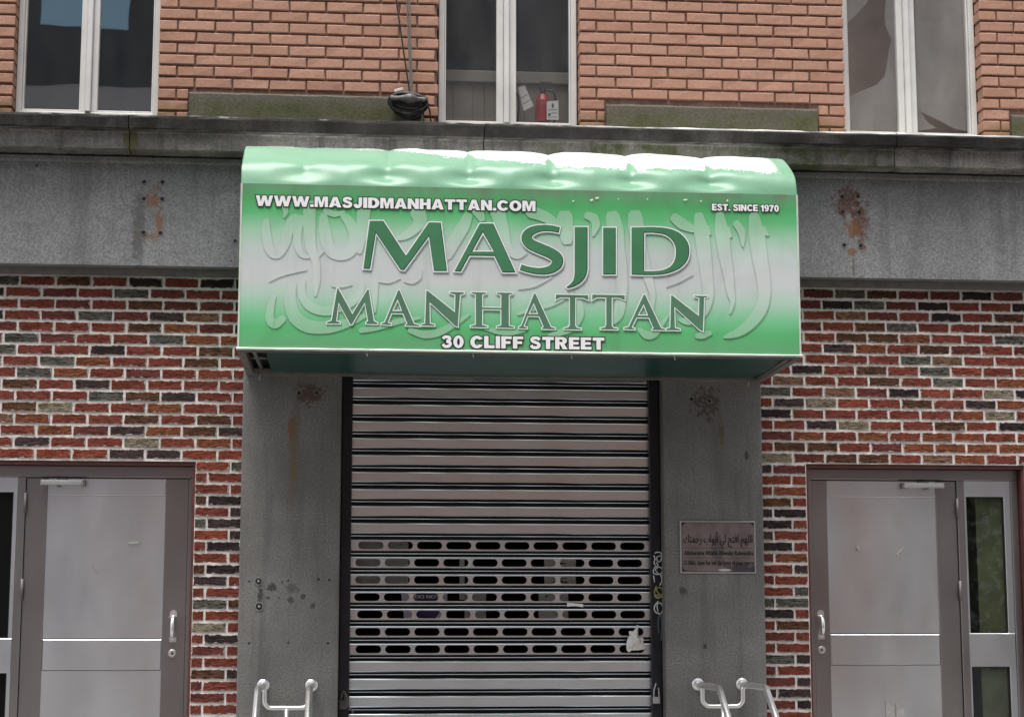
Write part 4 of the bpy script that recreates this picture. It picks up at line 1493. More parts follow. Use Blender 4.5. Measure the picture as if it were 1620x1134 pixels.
arab = '\uFE8D\uFEDF\uFEE0\uFEEC\uFEE2 \uFE8D\uFED3\uFE98\uFEA2 \uFEDF\uFEF2 \uFE83\uFE91\uFEEE\uFE8D\uFE8F \uFEAD\uFEA3\uFEE4\uFE98\uFEDA'[::-1]
t = MB()
text_on(t, arab, fx(120), fx(1375), fz(490), 0.048, -0.0152, 0, 0.0014)
t.build('lettering', M['ink'], pq_, 'black Arabic line across the upper half', fix=False)
t = MB()
text_on(t, 'Allahumma Aftahli Abwaba Rahmatika', fx(122), fx(1388), fz(712), 0.026, -0.0152, 0, 0.0012)
t.build('lettering', M['ink'], pq_, 'black line of Latin letters in the middle', fix=False)
t = MB()
text_on(t, 'O Allah, open for me the gates of your mercy', fx(118), fx(1395), fz(890), 0.027, -0.0152, 0, 0.001)
t.build('lettering', M['ink'], pq_, 'black English line near the bottom', fix=False)
t = MB()
for v in (582, 760):
    t.sheet([[(fx(115), fz(v)), (fx(1380), fz(v)), (fx(1380), fz(v + 8)), (fx(115), fz(v + 8))]], -0.0152)
t.build('rule_line', M['darkgrey'], pq_, fix=False)

# ------------------------------------------------------------------ coil of cable
ck = thing('cable_coil', 'black coil of spare cable with a splice case hanging beside the middle window', 'cable coil', (0.315, -0.03, 4.65))
cc = Vector((0.317, -0.055, 4.775))
lp_ = MB()
for i in range(16):
    rx = 0.110 + random.uniform(-0.012, 0.010)
    rz = 0.046 + random.uniform(-0.018, 0.012)
    oy = -0.012 * (i % 3) + random.uniform(-0.005, 0.005)
    oz = random.uniform(-0.022, 0.004)
    tilt = random.uniform(-0.12, 0.05)
    pts = []
    for k in range(29):
        a = 2 * pi * k / 28
        x, z = rx * cos(a), rz * sin(a) * (1.25 if sin(a) < 0 else 1.0)
        pts.append(cc + Vector((x * cos(tilt) - z * sin(tilt), oy + 0.012 * sin(a + i), x * sin(tilt) + z * cos(tilt) + oz)))
    lp_.tube(pts, 0.0058, 8, 0 if i % 3 else 1, cap=False)
lp_.build('loops', [M['black'], M['cable']], ck)
MB().lathe((cc.x - 0.105, cc.y - 0.045, cc.z + 0.006), (1, 0, -0.03), [(0, 0.010), (0.005, 0.013), (0.045, 0.014), (0.075, 0.022), (0.10, 0.031), (0.12, 0.033), (0.14, 0.028), (0.165, 0.015), (0.205, 0.013), (0.21, 0.010)], 16).build('splice_case', M['darkgrey'], ck)
sl_ = MB()
sk_ = MB()
sk_.lathe((cc.x - 0.108, cc.y - 0.045, cc.z + 0.006), (1, 0, -0.03), [(0, 0.012), (0.004, 0.0145), (0.04, 0.0150), (0.043, 0.013)], 12)
sl_.lathe((cc.x + 0.068, cc.y - 0.045, cc.z + 0.001), (1, 0, -0.03), [(0, 0.012), (0.004, 0.0140), (0.033, 0.0140), (0.036, 0.012)], 12)
sl_.build('sleeve', M['cable'], ck)
sk_.build('sleeve', M['cable'], ck)
MB().box(-0.028, 0.028, -0.012, 0.002, -0.009, 0.009, ch=0.003).build('tape', M['tape'], ck, 'short white tape flag on the coil')
tp = ck.children[-1]
tp.location = cc + Vector((-0.058, -0.03, 0.058)) - ck.location
tp.rotation_euler = (0, -0.28, 0)
bk = MB()
bk.tube(smooth_path([cc + Vector((-0.09, 0.015, 0.0)), cc + Vector((0.0, 0.012, -0.02)), cc + Vector((0.09, 0.015, 0.0))], 6), 0.036, 12)
bk.tube(smooth_path([cc + Vector((-0.07, 0.01, -0.055)), cc + Vector((0.0, -0.01, -0.088)), cc + Vector((0.09, 0.0, -0.060))], 6), 0.022, 10)
bk.tube(smooth_path([cc + Vector((-0.03, 0.0, -0.085)), cc + Vector((0.03, 0.0, -0.10)), cc + Vector((0.08, 0.0, -0.085))], 6), 0.016, 10)
bk.build('bundle', M['black'], ck)
up = MB()
tx_, tz_ = at(650, 148, -0.02)
for (px0, px1, r, mi) in ((647, 652, 0.0055, 1), (643, 650, 0.0045, 1), (625, 648, 0.0048, 0)):
    xa, za = at(px0, -12, -0.02)
    xb, zb = at(px1, 146, -0.03)
    up.tube(smooth_path([(xa - (xb - xa) * 1.0, 0.0, za + 0.55), (xa, -0.01, za), ((xa + xb) / 2, -0.02, (za + zb) / 2), (xb, -0.03, zb), (xb + 0.01, -0.05, zb - 0.035)], 5), r, 8, mi)
up.build('drop_cable', [M['black'], M['cable']], ck)
dn = MB()
dn.tube(smooth_path([cc + Vector((0.10, -0.01, 0.0)), cc + Vector((0.125, -0.015, -0.04)), cc + Vector((0.135, -0.01, -0.09)), cc + Vector((0.14, 0.0, -0.135))], 5), 0.005, 8)
dn.tube(smooth_path([cc + Vector((0.08, -0.01, -0.06)), cc + Vector((0.085, -0.01, -0.09)), cc + Vector((0.082, 0.0, -0.135))], 4), 0.005, 8, 1)
dn.build('tail_cable', [M['black'], M['cable']], ck)

# ------------------------------------------------------------------ awning
AY = -0.93
AX0, AX1, AZ0, AZ1 = -0.610, 2.467, 3.118, 4.035
aw = thing('awning', 'green and silver printed awning with white along its curved top, over the shutter', 'awning', (0.93, 0, AZ0))
fp = MB()
nx, nz = 40, 10
vs, fs = [], []
for i in range(nx + 1):
    for j in range(nz + 1):
        x = AX0 + (AX1 - AX0) * i / nx
        z = AZ0 + 0.010 + (AZ1 - AZ0 - 0.010) * j / nz
        vs.append((x, AY, z))
for i in range(nx):
    for j in range(nz):
        a = i * (nz + 1) + j
        fs.append((a, a + nz + 1, a + nz + 2, a + 1))
fp.add(vs, fs)
fp.build('front_panel', M['vinyl'], aw, fix=False)

# curved billowing top
ribs = [AX0, -0.255, 0.195, 0.645, 1.112, 1.558, 2.003, AX1]
A_, B_ = 0.60, 0.318
tp = MB()
NX, NV = 230, 44
vs, fs = [], []


CURVE = [(AY, AZ1), (AY + 0.012, AZ1 + 0.05), (AY + 0.034, AZ1 + 0.100), (AY + 0.062, AZ1 + 0.130), (AY + 0.15, AZ1 + 0.192), (AY + 0.25, AZ1 + 0.252), (AY + 0.34, AZ1 + 0.293), (AY + 0.45, AZ1 + 0.316), (AY + 0.66, AZ1 + 0.328), (0.0, AZ1 + 0.330)]
CSM = smooth_path(CURVE, 12)
_len = [0.0]
for a, b in zip(CSM, CSM[1:]):
    _len.append(_len[-1] + (b - a).length)


def prof_top(v):
    t = (v ** 1.35) * _len[-1]
    k = max(q for q in range(len(_len) - 1) if _len[q] <= t + 1e-9)
    f = (t - _len[k]) / (_len[k + 1] - _len[k])
    p = CSM[k].lerp(CSM[k + 1], min(1, f))
    d = (CSM[k + 1] - CSM[k]).normalized()
    return p.x, p.y, Vector((-d.y, d.x))


for i in range(NX + 1):
    x = AX0 + (AX1 - AX0) * i / NX
    k = max(q for q in range(7) if ribs[q] <= x + 1e-6)
    f = min(1, max(0, (x - ribs[k]) / (ribs[k + 1] - ribs[k])))
    bul = (1 - abs(2 * f - 1) ** 3.0) * (1.0 - 0.35 * f)
    lop = (0.35, 0.45, 0.8, 1.0, 0.75, 0.95, 0.45)[k]
    rib_i = min(range(1, 7), key=lambda q: abs(x - ribs[q]))
    sx = x - ribs[rib_i]
    pw = (0, 0.25, 0.7, 0.9, 1.0, 1.0, 1.0)[rib_i]
    for j in range(NV + 1):
        v = j / NV
        y, z, n = prof_top(v)
        h = z - AZ1
        w = min(1.0, h / 0.12) * min(1.0, (1 - v) * 4)
        d = 0.0115 * bul * w * lop
        # the cloth is nipped in at each rib, with a hollow spreading below and to its left
        d -= 0.016 * pw * math.exp(-(abs(sx) / 0.022) ** 1.3) * math.exp(-((h - 0.235) / 0.075) ** 2)
        wid = 0.028 + 0.85 * max(0.0, 0.17 - h)
        d -= 0.042 * (0.35 + 0.65 * pw) * math.exp(-(abs(sx + 0.02) / wid) ** 1.5) * math.exp(-((h - 0.085) / 0.055) ** 2) * min(1.0, h / 0.035)
        d += 0.006 * math.exp(-((h - 0.135) / 0.016) ** 2) * (0.4 + 0.6 * bul)
        d += 0.006 * mnoise.noise((x * 4.5, v * 5, 3.3)) * w + 0.003 * mnoise.noise((x * 13, v * 9, 1.3)) * w
        vs.append((x, y + n.x * d, z + n.y * d))
for i in range(NX):
    for j in range(NV):
        a = i * (NV + 1) + j
        fs.append((a, a + NV + 1, a + NV + 2, a + 1))
tp.add(vs, fs, 0, True)
tp.build('canopy_top', M['canopy'], aw, fix=False)

# side walls, bottom hem bar, soffit and frame
for x in (AX0 - 0.001, AX1 + 0.001):
    L = [(AY, AZ0 + 0.01)] + [prof_top(j / 20)[:2] for j in range(21)] + [(0.0, AZ0 + 0.01)]
    sd = MB()
    sd.add([(x, y, z) for y, z in L] + [(x + (0.003 if x > 0 else -0.003), y, z) for y, z in L], [tuple(range(len(L))), tuple(range(2 * len(L) - 1, len(L) - 1, -1))] + [(i, (i + 1) % len(L), len(L) + (i + 1) % len(L), len(L) + i) for i in range(len(L))])
    sd.build('side_panel', M['sidevinyl'], aw)
    he = MB()
    he.extrude_x([(AY - 0.003, AZ0 + 0.012), (AY - 0.003, AZ1), (AY - 0.0005, AZ1), (AY - 0.0005, AZ0 + 0.012)], x - 0.004, x + 0.006)
    he.build('edge_hem', M['palegreen'], aw)
hb = MB()
hb.extrude_x([(AY - 0.010, AZ0 - 0.001), (AY - 0.014, AZ0 + 0.006), (AY - 0.010, AZ0 + 0.013), (AY + 0.004, AZ0 + 0.013), (AY + 0.004, AZ0 - 0.001)], AX0 - 0.010, AX1 + 0.012, nx=40, jit=0.0025)
hb.build('hem_bar', M['palegreen'], aw)
MB().box(AX0, AX1, AY + 0.006, AY + 0.03, AZ0 - 0.009, AZ0 + 0.012).build('front_bar', M['rawbar'], aw)
for a, b in ((AX0 - 0.004, AX0 + 0.036), (AX1 - 0.036, AX1 + 0.004)):
    MB().box(a, b, AY + 0.031, -0.001, AZ0 - 0.012, AZ0 + 0.03).build('side_bar', M['rawbar'], aw)
MB().box(AX0 + 0.037, AX1 - 0.037, -0.045, -0.001, AZ0 - 0.012, AZ0 + 0.025).build('wall_bar', M['rawbar'], aw)
sf = MB()
vs, fs = [], []
for i in range(41):
    for j in range(7):
        x = AX0 + 0.145 + (AX1 - 0.05 - AX0 - 0.145) * i / 40
        y = AY + 0.032 + (0.93 - 0.078) * j / 6
        sag = -0.014 * sin(pi * j / 6) * (0.6 + 0.4 * sin(i * 0.55)) - 0.006 * sin(pi * i / 40)
        vs.append((x, y, AZ0 + 0.004 + sag))
for i in range(40):
    for j in range(6):
        a = i * 7 + j
        fs.append((a, a + 1, a + 8, a + 7))
sf.add(vs, fs, 0, True)
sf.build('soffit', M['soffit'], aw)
br, bq, bs = MB(), MB(), MB()
br.tube([(AX0 + 0.075, AY + 0.05, AZ0 + 0.02), (AX0 + 0.085, -0.05, AZ0 + 0.02)], 0.012, 8)
bq.tube([(AX0 + 0.04, AY + 0.45, AZ0 + 0.025), (AX0 + 0.14, AY + 0.45, AZ0 + 0.025)], 0.010, 8)
bs.tube([(AX1 - 0.06, AY + 0.04, AZ0 - 0.006), (AX1 - 0.05, -0.05, AZ0 - 0.006)], 0.010, 8)
for q in (br, bq, bs):
    q.build('brace', M['rawbar'], aw)
for px in (580, 748, 904, 1067):
    x, z = at(px, 566, AY)
    MB().tube([(x, AY + 0.005, AZ0 - 0.001), (x + 0.004, AY + 0.004, AZ0 - 0.026)], 0.003, 6).build('cable_tie', M['tape'], aw)
for px in (412, 584, 737, 1021, 1185):
    x, z = at(px, 596, -0.05)
    MB().tube([(x, -0.05, AZ0 - 0.010), (x - 0.006, -0.052, AZ0 - 0.045)], 0.0032, 6).build('cable_tie', M['tape'], aw)

for px, py, w, h in ((933, 316, 5, 3), (941, 313, 6, 2.5), (1023, 315, 2, 2), (1080, 316, 7, 2), (1107, 318, 3, 2), (977, 315, 2, 1.6), (1149, 317, 2.5, 3), (905, 318, 3, 2)):
    MB().sheet([[(x, z) for x, z in (at(px, py, AY), at(px + w, py - h * 0.4, AY), at(px + w, py + h * 0.5, AY), at(px + w * 0.3, py + h, AY))][::-1]], AY - 0.0058).build('scuff', M['offwhite'], aw)
# --- printed calligraphy ghosted behind the lettering
strokes = []


def S(fr, pts, w, w2=None):
    ox, oy, s = fr
    P = [at(ox + x / s, oy + y / s, AY) for x, y in pts]
    k = 0.00342 / s * 1.2
    ws = [a * k for a in (w if isinstance(w, (list, tuple)) else [w, w2 if w2 else w])]
    strokes.append((smooth_path(P, 7), ws))


FA, FB, FC, FD = (376, 330, 4.932), (560, 330, 5.4), (1050, 320, 3.778), (820, 330, 5.2258)
S(FA, [(225, 100), (222, 190), (250, 320), (310, 355), (370, 270), (400, 150), (440, 80), (480, 75)], [40, 62, 62, 62, 62, 66, 62, 40])
S(FA, [(485, 80), (465, 190), (470, 290), (500, 360), (550, 380)], [60, 55, 50, 40, 20])
S(FA, [(560, -20), (560, 140), (570, 300), (610, 420), (615, 560), (605, 680)], [85, 80, 70, 50, 50, 15])
S(FA, [(670, 60), (680, 180), (720, 320), (800, 360), (880, 330), (915, 230), (880, 120), (830, 60)], [50, 80, 80, 78, 76, 76, 70, 50])
S(FA, [(690, 20), (760, 45), (830, 30)], [45, 40, 20])
S(FA, [(985, 10), (975, 120), (965, 240), (950, 340)], [90, 80, 60, 30])
S(FA, [(425, 600), (410, 720), (450, 850), (560, 920), (720, 925), (860, 890), (985, 840)], [55, 75, 88, 88, 78, 60, 30])
S(FA, [(510, 570), (500, 660), (560, 760), (680, 800), (800, 770), (900, 720), (960, 640), (975, 575)], [30, 55, 62, 62, 62, 60, 50, 20])
S(FA, [(285, 685), (255, 780), (250, 860), (290, 905), (350, 860)], [25, 50, 56, 56, 50])
S(FA, [(245, 570), (330, 520), (430, 490), (530, 475)], [8, 26, 30, 18])
S(FA, [(620, 375), (690, 310)], [26, 12])
S(FA, [(370, -10), (375, 30), (360, 70)], [40, 34, 10])
S(FA, [(740, 600), (810, 605), (885, 595)], [20, 24, 12])
S(FA, [(1070, 560), (1065, 660), (1062, 800)], [50, 48, 30])
S(FB, [(545, 40), (565, 110), (500, 190), (430, 235), (370, 262)], [110, 100, 70, 60, 20])
S(FB, [(970, 70), (930, 160), (850, 290), (790, 390), (740, 430)], [70, 90, 92, 88, 40])
S(FB, [(60, 1040), (200, 1015), (400, 960), (560, 935)], [40, 44, 40, 20])
S(FB, [(480, 1040), (600, 1075), (730, 1055), (860, 985), (985, 905)], [40, 58, 56, 44, 16])
S(FB, [(215, 620), (300, 625), (390, 595)], [18, 26, 12])
S(FB, [(430, 620), (500, 630), (560, 590), (570, 520)], [14, 26, 26, 12])
S(FB, [(1100, 1020), (1230, 1050), (1330, 1060), (1450, 1040)], [20, 44, 44, 30])
S(FB, [(1230, 40), (1270, 180), (1310, 330), (1390, 410), (1470, 380)], [110, 90, 70, 40, 16])
S(FB, [(1060, 20), (1090, 90)], [90, 50])
S(FD, [(385, 70), (390, 160), (400, 260)], [110, 110, 80])
S(FD, [(570, 60), (620, 80), (640, 140), (615, 225)], [55, 70, 60, 14])
S(FD, [(780, 70), (800, 170), (820, 330), (850, 500), (855, 700), (820, 880), (740, 960)], [100, 120, 100, 80, 76, 74, 30])
S(FD, [(965, 60), (975, 160), (1000, 300), (1040, 460), (1080, 600), (1110, 720), (1100, 860)], [100, 120, 100, 80, 60, 40, 20])
S(FD, [(1000, 1000), (1060, 1045), (1120, 1035), (1180, 960), (1235, 890)], [30, 60, 56, 40, 12])
S(FD, [(0, 870), (120, 830), (260, 800), (380, 750)], [24, 30, 28, 14])
S(FD, [(500, 780), (505, 880), (440, 980), (330, 1030), (250, 1045)], [50, 60, 60, 44, 16])
S(FD, [(110, 30), (220, 70), (330, 140)], [90, 80, 60])
S(FD, [(0, 665), (130, 640), (270, 570)], [10, 18, 10])
S(FD, [(1225, 645), (1330, 600), (1435, 545)], [10, 20, 12])
S(FC, [(65, 95), (110, 130), (170, 160)], [50, 60, 40])
S(FC, [(210, 85), (225, 180), (240, 300), (255, 430), (265, 560), (230, 660), (150, 710), (90, 700)], [50, 78, 72, 62, 54, 50, 42, 16])
S(FC, [(335, 80), (348, 180), (362, 300), (385, 430), (400, 540), (410, 600), (395, 665)], [44, 76, 66, 54, 40, 24, 8])
S(FC, [(435, 130), (465, 180), (472, 265)], [40, 42, 8])
S(FC, [(540, 88), (555, 190), (572, 320), (595, 460), (600, 560), (575, 650), (510, 730), (440, 780), (362, 806)], [54, 86, 80, 70, 62, 62, 58, 44, 14])
S(FC, [(200, 800), (235, 793), (275, 782)], [28, 40, 24])
S(FC, [(590, 170), (620, 195)], [50, 14])
S(FC, [(250, 165), (275, 190)], [50, 14])
S(FC, [(375, 170), (400, 205)], [50, 14])
gs, gh = MB(), MB()
for i, (P, ws) in enumerate(strokes):
    sh_ = [Vector((p.x + 0.0055, p.y - 0.0060)) for p in P]
    gs.strip(sh_, ws, AY - 0.0006 - i * 0.00003, 0, 0.0000015)
    gh.strip(P, ws, AY - 0.0024 - i * 0.00003, 0, 0.0000015)
cal = gh.build('calligraphy', M['ghost'], aw, 'large pale ghosted Arabic calligraphy printed across the front', fix=False)
gs.build('calligraphy_shade', M['ghostshade'], cal, fix=False)

# --- the two big words
LY0 = AY - 0.0046


def emit(parent, label, letters, fill, edge=0.0055, inner=0.0, dark=None, ofs=(0.0, 0.0)):
    """letters: lists of loops in metres; drop print, white outline, dark bevel and fill as thin printed layers"""
    dr, wh, dkk, gr = MB(), MB(), MB(), MB()
    for i, loops in enumerate(letters):
        e = i % 2 * 0.00012
        ou = [grow(loops[0], edge)] + [grow(h, -edge) for h in loops[1:]]
        dr.sheet([[(x + 0.004, z - 0.005) for x, z in L] for L in ou], LY0 - e)
        wh.sheet(ou, LY0 - 0.0005 - e)
        if dark:
            dkk.sheet(loops, LY0 - 0.0010 - e)
            ins = [grow(loops[0], -inner)] + [grow(h, inner) for h in loops[1:]]
            gr.sheet([[(x + ofs[0], z + ofs[1]) for x, z in L] for L in ins], LY0 - 0.0015 - e)
        else:
            gr.sheet(loops, LY0 - 0.0010 - e)
    o = gr.build('lettering', fill, parent, label, fix=False)
    wh.build('letter_outline', M['offwhite'], o, fix=False)
    dr.build('letter_drop', M['dropshade'], o, fix=False)
    if dark:
        dkk.build('letter_bevel', dark, o, fix=False)
    return o


def Z(fr, *pts):
    ox, oy, s = fr
    return [at(ox + x / s, oy + y / s, AY) for x, y in pts]


def sm_loop(L, n=4):
    """closed smooth loop"""
    P = [Vector(p) for p in L]
    m = len(P)
    out = []
    for i in range(m):
        p0, p1, p2, p3 = P[i - 1], P[i], P[(i + 1) % m], P[(i + 2) % m]
        for k in range(n):
            t = k / n
            out.append(tuple(0.5 * ((2 * p1) + (p2 - p0) * t + (2 * p0 - 5 * p1 + 4 * p2 - p3) * t * t + (3 * p1 - p0 - 3 * p2 + p3) * t ** 3)))
    return out


def arcpts(pts, n=5):
    return [tuple(p) for p in smooth_path(pts, n)]


s_a, s_b = ribbon(smooth_path(Z(FD, (338, 180), (270, 166), (190, 165), (105, 190), (68, 238), (95, 292), (170, 330), (255, 366), (318, 410), (318, 462), (265, 506), (180, 520), (90, 508), (18, 487)), 5),
                  [x * 0.00342 / 5.2258 for x in (50, 52, 56, 74, 88, 92, 94, 94, 96, 92, 70, 56, 52, 50)])
word1 = [
    [Z(FB, (80, 515), (138, 518), (187, 210), (398, 525), (430, 527), (640, 240), (683, 535), (795, 535), (742, 122), (640, 120), (443, 405), (250, 107), (135, 107))],
    [Z(FB, (858, 537), (912, 540), (985, 405), (1200, 408), (1268, 548), (1380, 548), (1190, 130), (1075, 130)), Z(FB, (1100, 205), (1010, 370), (1195, 370))],
    [s_a[2:-2] + s_b[2:-2][::-1]],
    [Z(FD, (465, 155), (572, 155), (572, 480)) + arcpts(Z(FD, (572, 500), (558, 560), (520, 612), (465, 645), (408, 662))) + Z(FD, (397, 648)) + arcpts(Z(FD, (425, 630), (455, 590), (465, 530), (465, 480)))],
    [Z(FD, (700, 160), (805, 160), (805, 547), (700, 547))],
    [Z(FD, (935, 158)) + arcpts(Z(FD, (1090, 155), (1220, 163), (1325, 200), (1393, 270), (1413, 350), (1395, 430), (1340, 492), (1260, 530), (1170, 548), (1050, 552))) + Z(FD, (935, 548)),
     Z(FD, (1040, 203)) + arcpts(Z(FD, (1110, 202), (1195, 214), (1258, 250), (1295, 310), (1300, 375), (1290, 430), (1255, 480), (1190, 510), (1105, 520))) + Z(FD, (1040, 518))],
]
emit(aw, 'large green flared capitals across the middle of the front', word1, M['greenink'], 0.0062, 0.0028, M['darkgreen'], (-0.0016, 0.0018))

Tt = lambda dx: [Z(FD, (310 + dx, 712), (576 + dx, 718), (578 + dx, 757), (562 + dx, 752), (540 + dx, 740), (470 + dx, 738), (470 + dx, 970), (485 + dx, 988), (518 + dx, 993), (518 + dx, 1001), (378 + dx, 998), (378 + dx, 990), (412 + dx, 984), (425 + dx, 965), (425 + dx, 736), (350 + dx, 735), (325 + dx, 745), (308 + dx, 757))]
word2 = [
    [Z(FA, (697, 898), (798, 898), (798, 889), (768, 878), (787, 735), (880, 905), (890, 905), (992, 732), (1018, 878), (1003, 889), (1003, 900), (1090, 903), (1090, 892), (1062, 878), (1022, 632), (1014, 632), (895, 825), (785, 625), (777, 625), (733, 876), (697, 888))],
    [Z(FB, (235, 990), (318, 996), (318, 986), (288, 975), (318, 895), (420, 896), (457, 985), (443, 991), (443, 1001), (560, 1005), (556, 996), (512, 985), (388, 697), (378, 697), (264, 972), (235, 981)), Z(FB, (372, 775), (326, 876), (412, 876))],
    [Z(FB, (578, 1000), (688, 1003), (688, 993), (648, 983), (645, 800), (868, 1005), (886, 1010), (905, 738), (940, 726), (940, 717), (820, 713), (820, 722), (866, 736), (862, 888), (632, 706), (618, 702), (608, 983), (578, 991))],
    [Z(FB, (997, 1012), (1140, 1016), (1140, 1007), (1095, 995), (1095, 860), (1258, 864), (1258, 998), (1220, 1008), (1220, 1017), (1365, 1021), (1365, 1012), (1322, 1000), (1322, 738), (1355, 730), (1355, 722), (1222, 718), (1222, 727), (1258, 738), (1258, 850), (1095, 845), (1095, 735), (1130, 727), (1130, 718), (1003, 714), (1003, 723), (1040, 734), (1040, 993), (997, 1003))],
    [Z(FD, (5, 990), (70, 993), (70, 984), (42, 975), (75, 888), (172, 890), (210, 980), (196, 987), (196, 996), (305, 998), (303, 990), (268, 980), (140, 703), (130, 703), (25, 970), (5, 980)), Z(FD, (127, 780), (82, 872), (164, 873))],
    Tt(0), Tt(301),
    [Z(FD, (875, 997), (960, 1000), (960, 992), (935, 983), (975, 900), (1080, 903), (1118, 990), (1106, 996), (1106, 1004), (1215, 1006), (1213, 998), (1178, 988), (1046, 712), (1036, 712), (912, 980), (875, 988)), Z(FD, (1035, 790), (985, 884), (1072, 886))],
    [Z(FD, (1222, 1005), (1335, 1007), (1335, 998), (1293, 988), (1288, 812), (1500, 1005), (1525, 1014), (1535, 738), (1562, 733), (1562, 724), (1455, 722), (1455, 730), (1495, 740), (1492, 890), (1275, 722), (1262, 718), (1255, 985), (1222, 996))],
]
emit(aw, 'dull green serif capitals below the large flared word', word2, M['greenink2'], 0.0052)

# --- heavy block capitals, drawn here
def O_(w, hx, hz):
    return [ellipse(w / 2, 0.5, w / 2, 0.52, 0, 360, 24), ellipse(w / 2, 0.5, hx, hz, 0, 360, 16)]


def rib(pts, w, n=5):
    return ('rib', pts, w)


def stroke_loop(pts, w, n=5, ext=0.0):
    P = smooth_path(pts, n)
    if ext:
        P[0] = P[0] + (P[0] - P[1]).normalized() * ext
        P[-1] = P[-1] + (P[-1] - P[-2]).normalized() * ext
    a, b = ribbon(P, [w, w])
    return a[2:-2] + b[2:-2][::-1]


def glyph(c):
    G = {
        'I': (0.31, [[[(0, 0), (0.31, 0), (0.31, 1), (0, 1)]]]),
        '.': (0.27, [[[(0, 0), (0.27, 0), (0.27, 0.25), (0, 0.25)]]]),
        'L': (0.74, [[[(0, 0), (0.74, 0), (0.74, 0.25), (0.31, 0.25), (0.31, 1), (0, 1)]]]),
        'E': (0.77, [[[(0, 0), (0.77, 0), (0.77, 0.23), (0.31, 0.23), (0.31, 0.40), (0.70, 0.40), (0.70, 0.61), (0.31, 0.61), (0.31, 0.78), (0.75, 0.78), (0.75, 1), (0, 1)]]]),
        'F': (0.74, [[[(0, 0), (0.31, 0), (0.31, 0.38), (0.66, 0.38), (0.66, 0.60), (0.31, 0.60), (0.31, 0.77), (0.74, 0.77), (0.74, 1), (0, 1)]]]),
        'T': (0.84, [[[(0.265, 0), (0.575, 0), (0.575, 0.75), (0.84, 0.75), (0.84, 1), (0, 1), (0, 0.75), (0.265, 0.75)]]]),
        'H': (0.86, [[[(0, 0), (0.30, 0), (0.30, 0.38), (0.56, 0.38), (0.56, 0), (0.86, 0), (0.86, 1), (0.56, 1), (0.56, 0.63), (0.30, 0.63), (0.30, 1), (0, 1)]]]),
        'N': (0.87, [[[(0, 0), (0.28, 0), (0.28, 0.54), (0.58, 0), (0.87, 0), (0.87, 1), (0.59, 1), (0.59, 0.47), (0.29, 1), (0, 1)]]]),
        'M': (1.04, [[[(0, 0), (0.25, 0), (0.25, 0.70), (0.42, 0), (0.62, 0), (0.79, 0.70), (0.79, 0), (1.04, 0), (1.04, 1), (0.66, 1), (0.52, 0.42), (0.38, 1), (0, 1)]]]),
        'W': (1.34, [[[(0.23, 0), (0.54, 0), (0.67, 0.55), (0.80, 0), (1.11, 0), (1.34, 1), (1.06, 1), (0.95, 0.42), (0.81, 1), (0.53, 1), (0.39, 0.42), (0.28, 1), (0, 1)]]]),
        'A': (0.97, [[[(0, 0), (0.31, 0), (0.355, 0.16), (0.61, 0.16), (0.655, 0), (0.97, 0), (0.65, 1), (0.32, 1)], [(0.485, 0.72), (0.415, 0.37), (0.555, 0.37)]]]),
        'D': (0.88, [[[(0, 0), (0.42, 0)] + ellipse(0.42, 0.5, 0.46, 0.5, -80, 80, 10) + [(0.42, 1), (0, 1)], [(0.30, 0.24), (0.38, 0.24)] + ellipse(0.38, 0.5, 0.19, 0.26, -70, 70, 6) + [(0.38, 0.76), (0.30, 0.76)]]]),
        'O': (0.96, [O_(0.96, 0.185, 0.28)]),
        '0': (0.74, [O_(0.74, 0.10, 0.29)]),
        'C': (0.90, [[ellipse(0.47, 0.5, 0.47, 0.52, 28, 332, 20) + ellipse(0.49, 0.5, 0.19, 0.27, 318, 42, 12)]]),
        'J': (0.70, [rib([(0.545, 1.0), (0.545, 0.70), (0.543, 0.42), (0.50, 0.22), (0.36, 0.125), (0.21, 0.165), (0.14, 0.36)], 0.295)]),
        'R': (0.90, [[[(0, 0), (0.31, 0), (0.31, 0.38), (0.37, 0.38), (0.55, 0), (0.90, 0), (0.66, 0.42)] + ellipse(0.56, 0.71, 0.29, 0.29, -55, 90, 8) + [(0, 1)], [(0.31, 0.59), (0.31, 0.79), (0.50, 0.79), (0.55, 0.69), (0.50, 0.59)]]]),
        'S': (0.80, [rib([(0.70, 0.74), (0.60, 0.86), (0.40, 0.90), (0.20, 0.85), (0.15, 0.72), (0.25, 0.60), (0.52, 0.48), (0.66, 0.36), (0.62, 0.17), (0.42, 0.10), (0.20, 0.13), (0.10, 0.30)], 0.235)]),
        '3': (0.74, [rib([(0.10, 0.72), (0.20, 0.86), (0.40, 0.89), (0.56, 0.82), (0.56, 0.64), (0.36, 0.54)], 0.23) , rib([(0.34, 0.52), (0.58, 0.44), (0.60, 0.22), (0.40, 0.10), (0.20, 0.13), (0.10, 0.30)], 0.23)]),
        '1': (0.48, [[[(0.18, 0), (0.48, 0), (0.48, 1), (0.27, 1), (0, 0.78), (0, 0.58), (0.18, 0.66)]]]),
        '7': (0.70, [[[(0.10, 0), (0.40, 0), (0.46, 0.42), (0.70, 0.80), (0.70, 1), (0, 1), (0, 0.76), (0.37, 0.76), (0.18, 0.42)]]]),
        '9': (0.74, [[ellipse(0.37, 0.67, 0.37, 0.35, 0, 360, 18), ellipse(0.37, 0.68, 0.11, 0.14, 0, 360, 10)], rib([(0.62, 0.62), (0.60, 0.35), (0.46, 0.14), (0.14, 0.12)], 0.23)]),
    }
    return G[c]


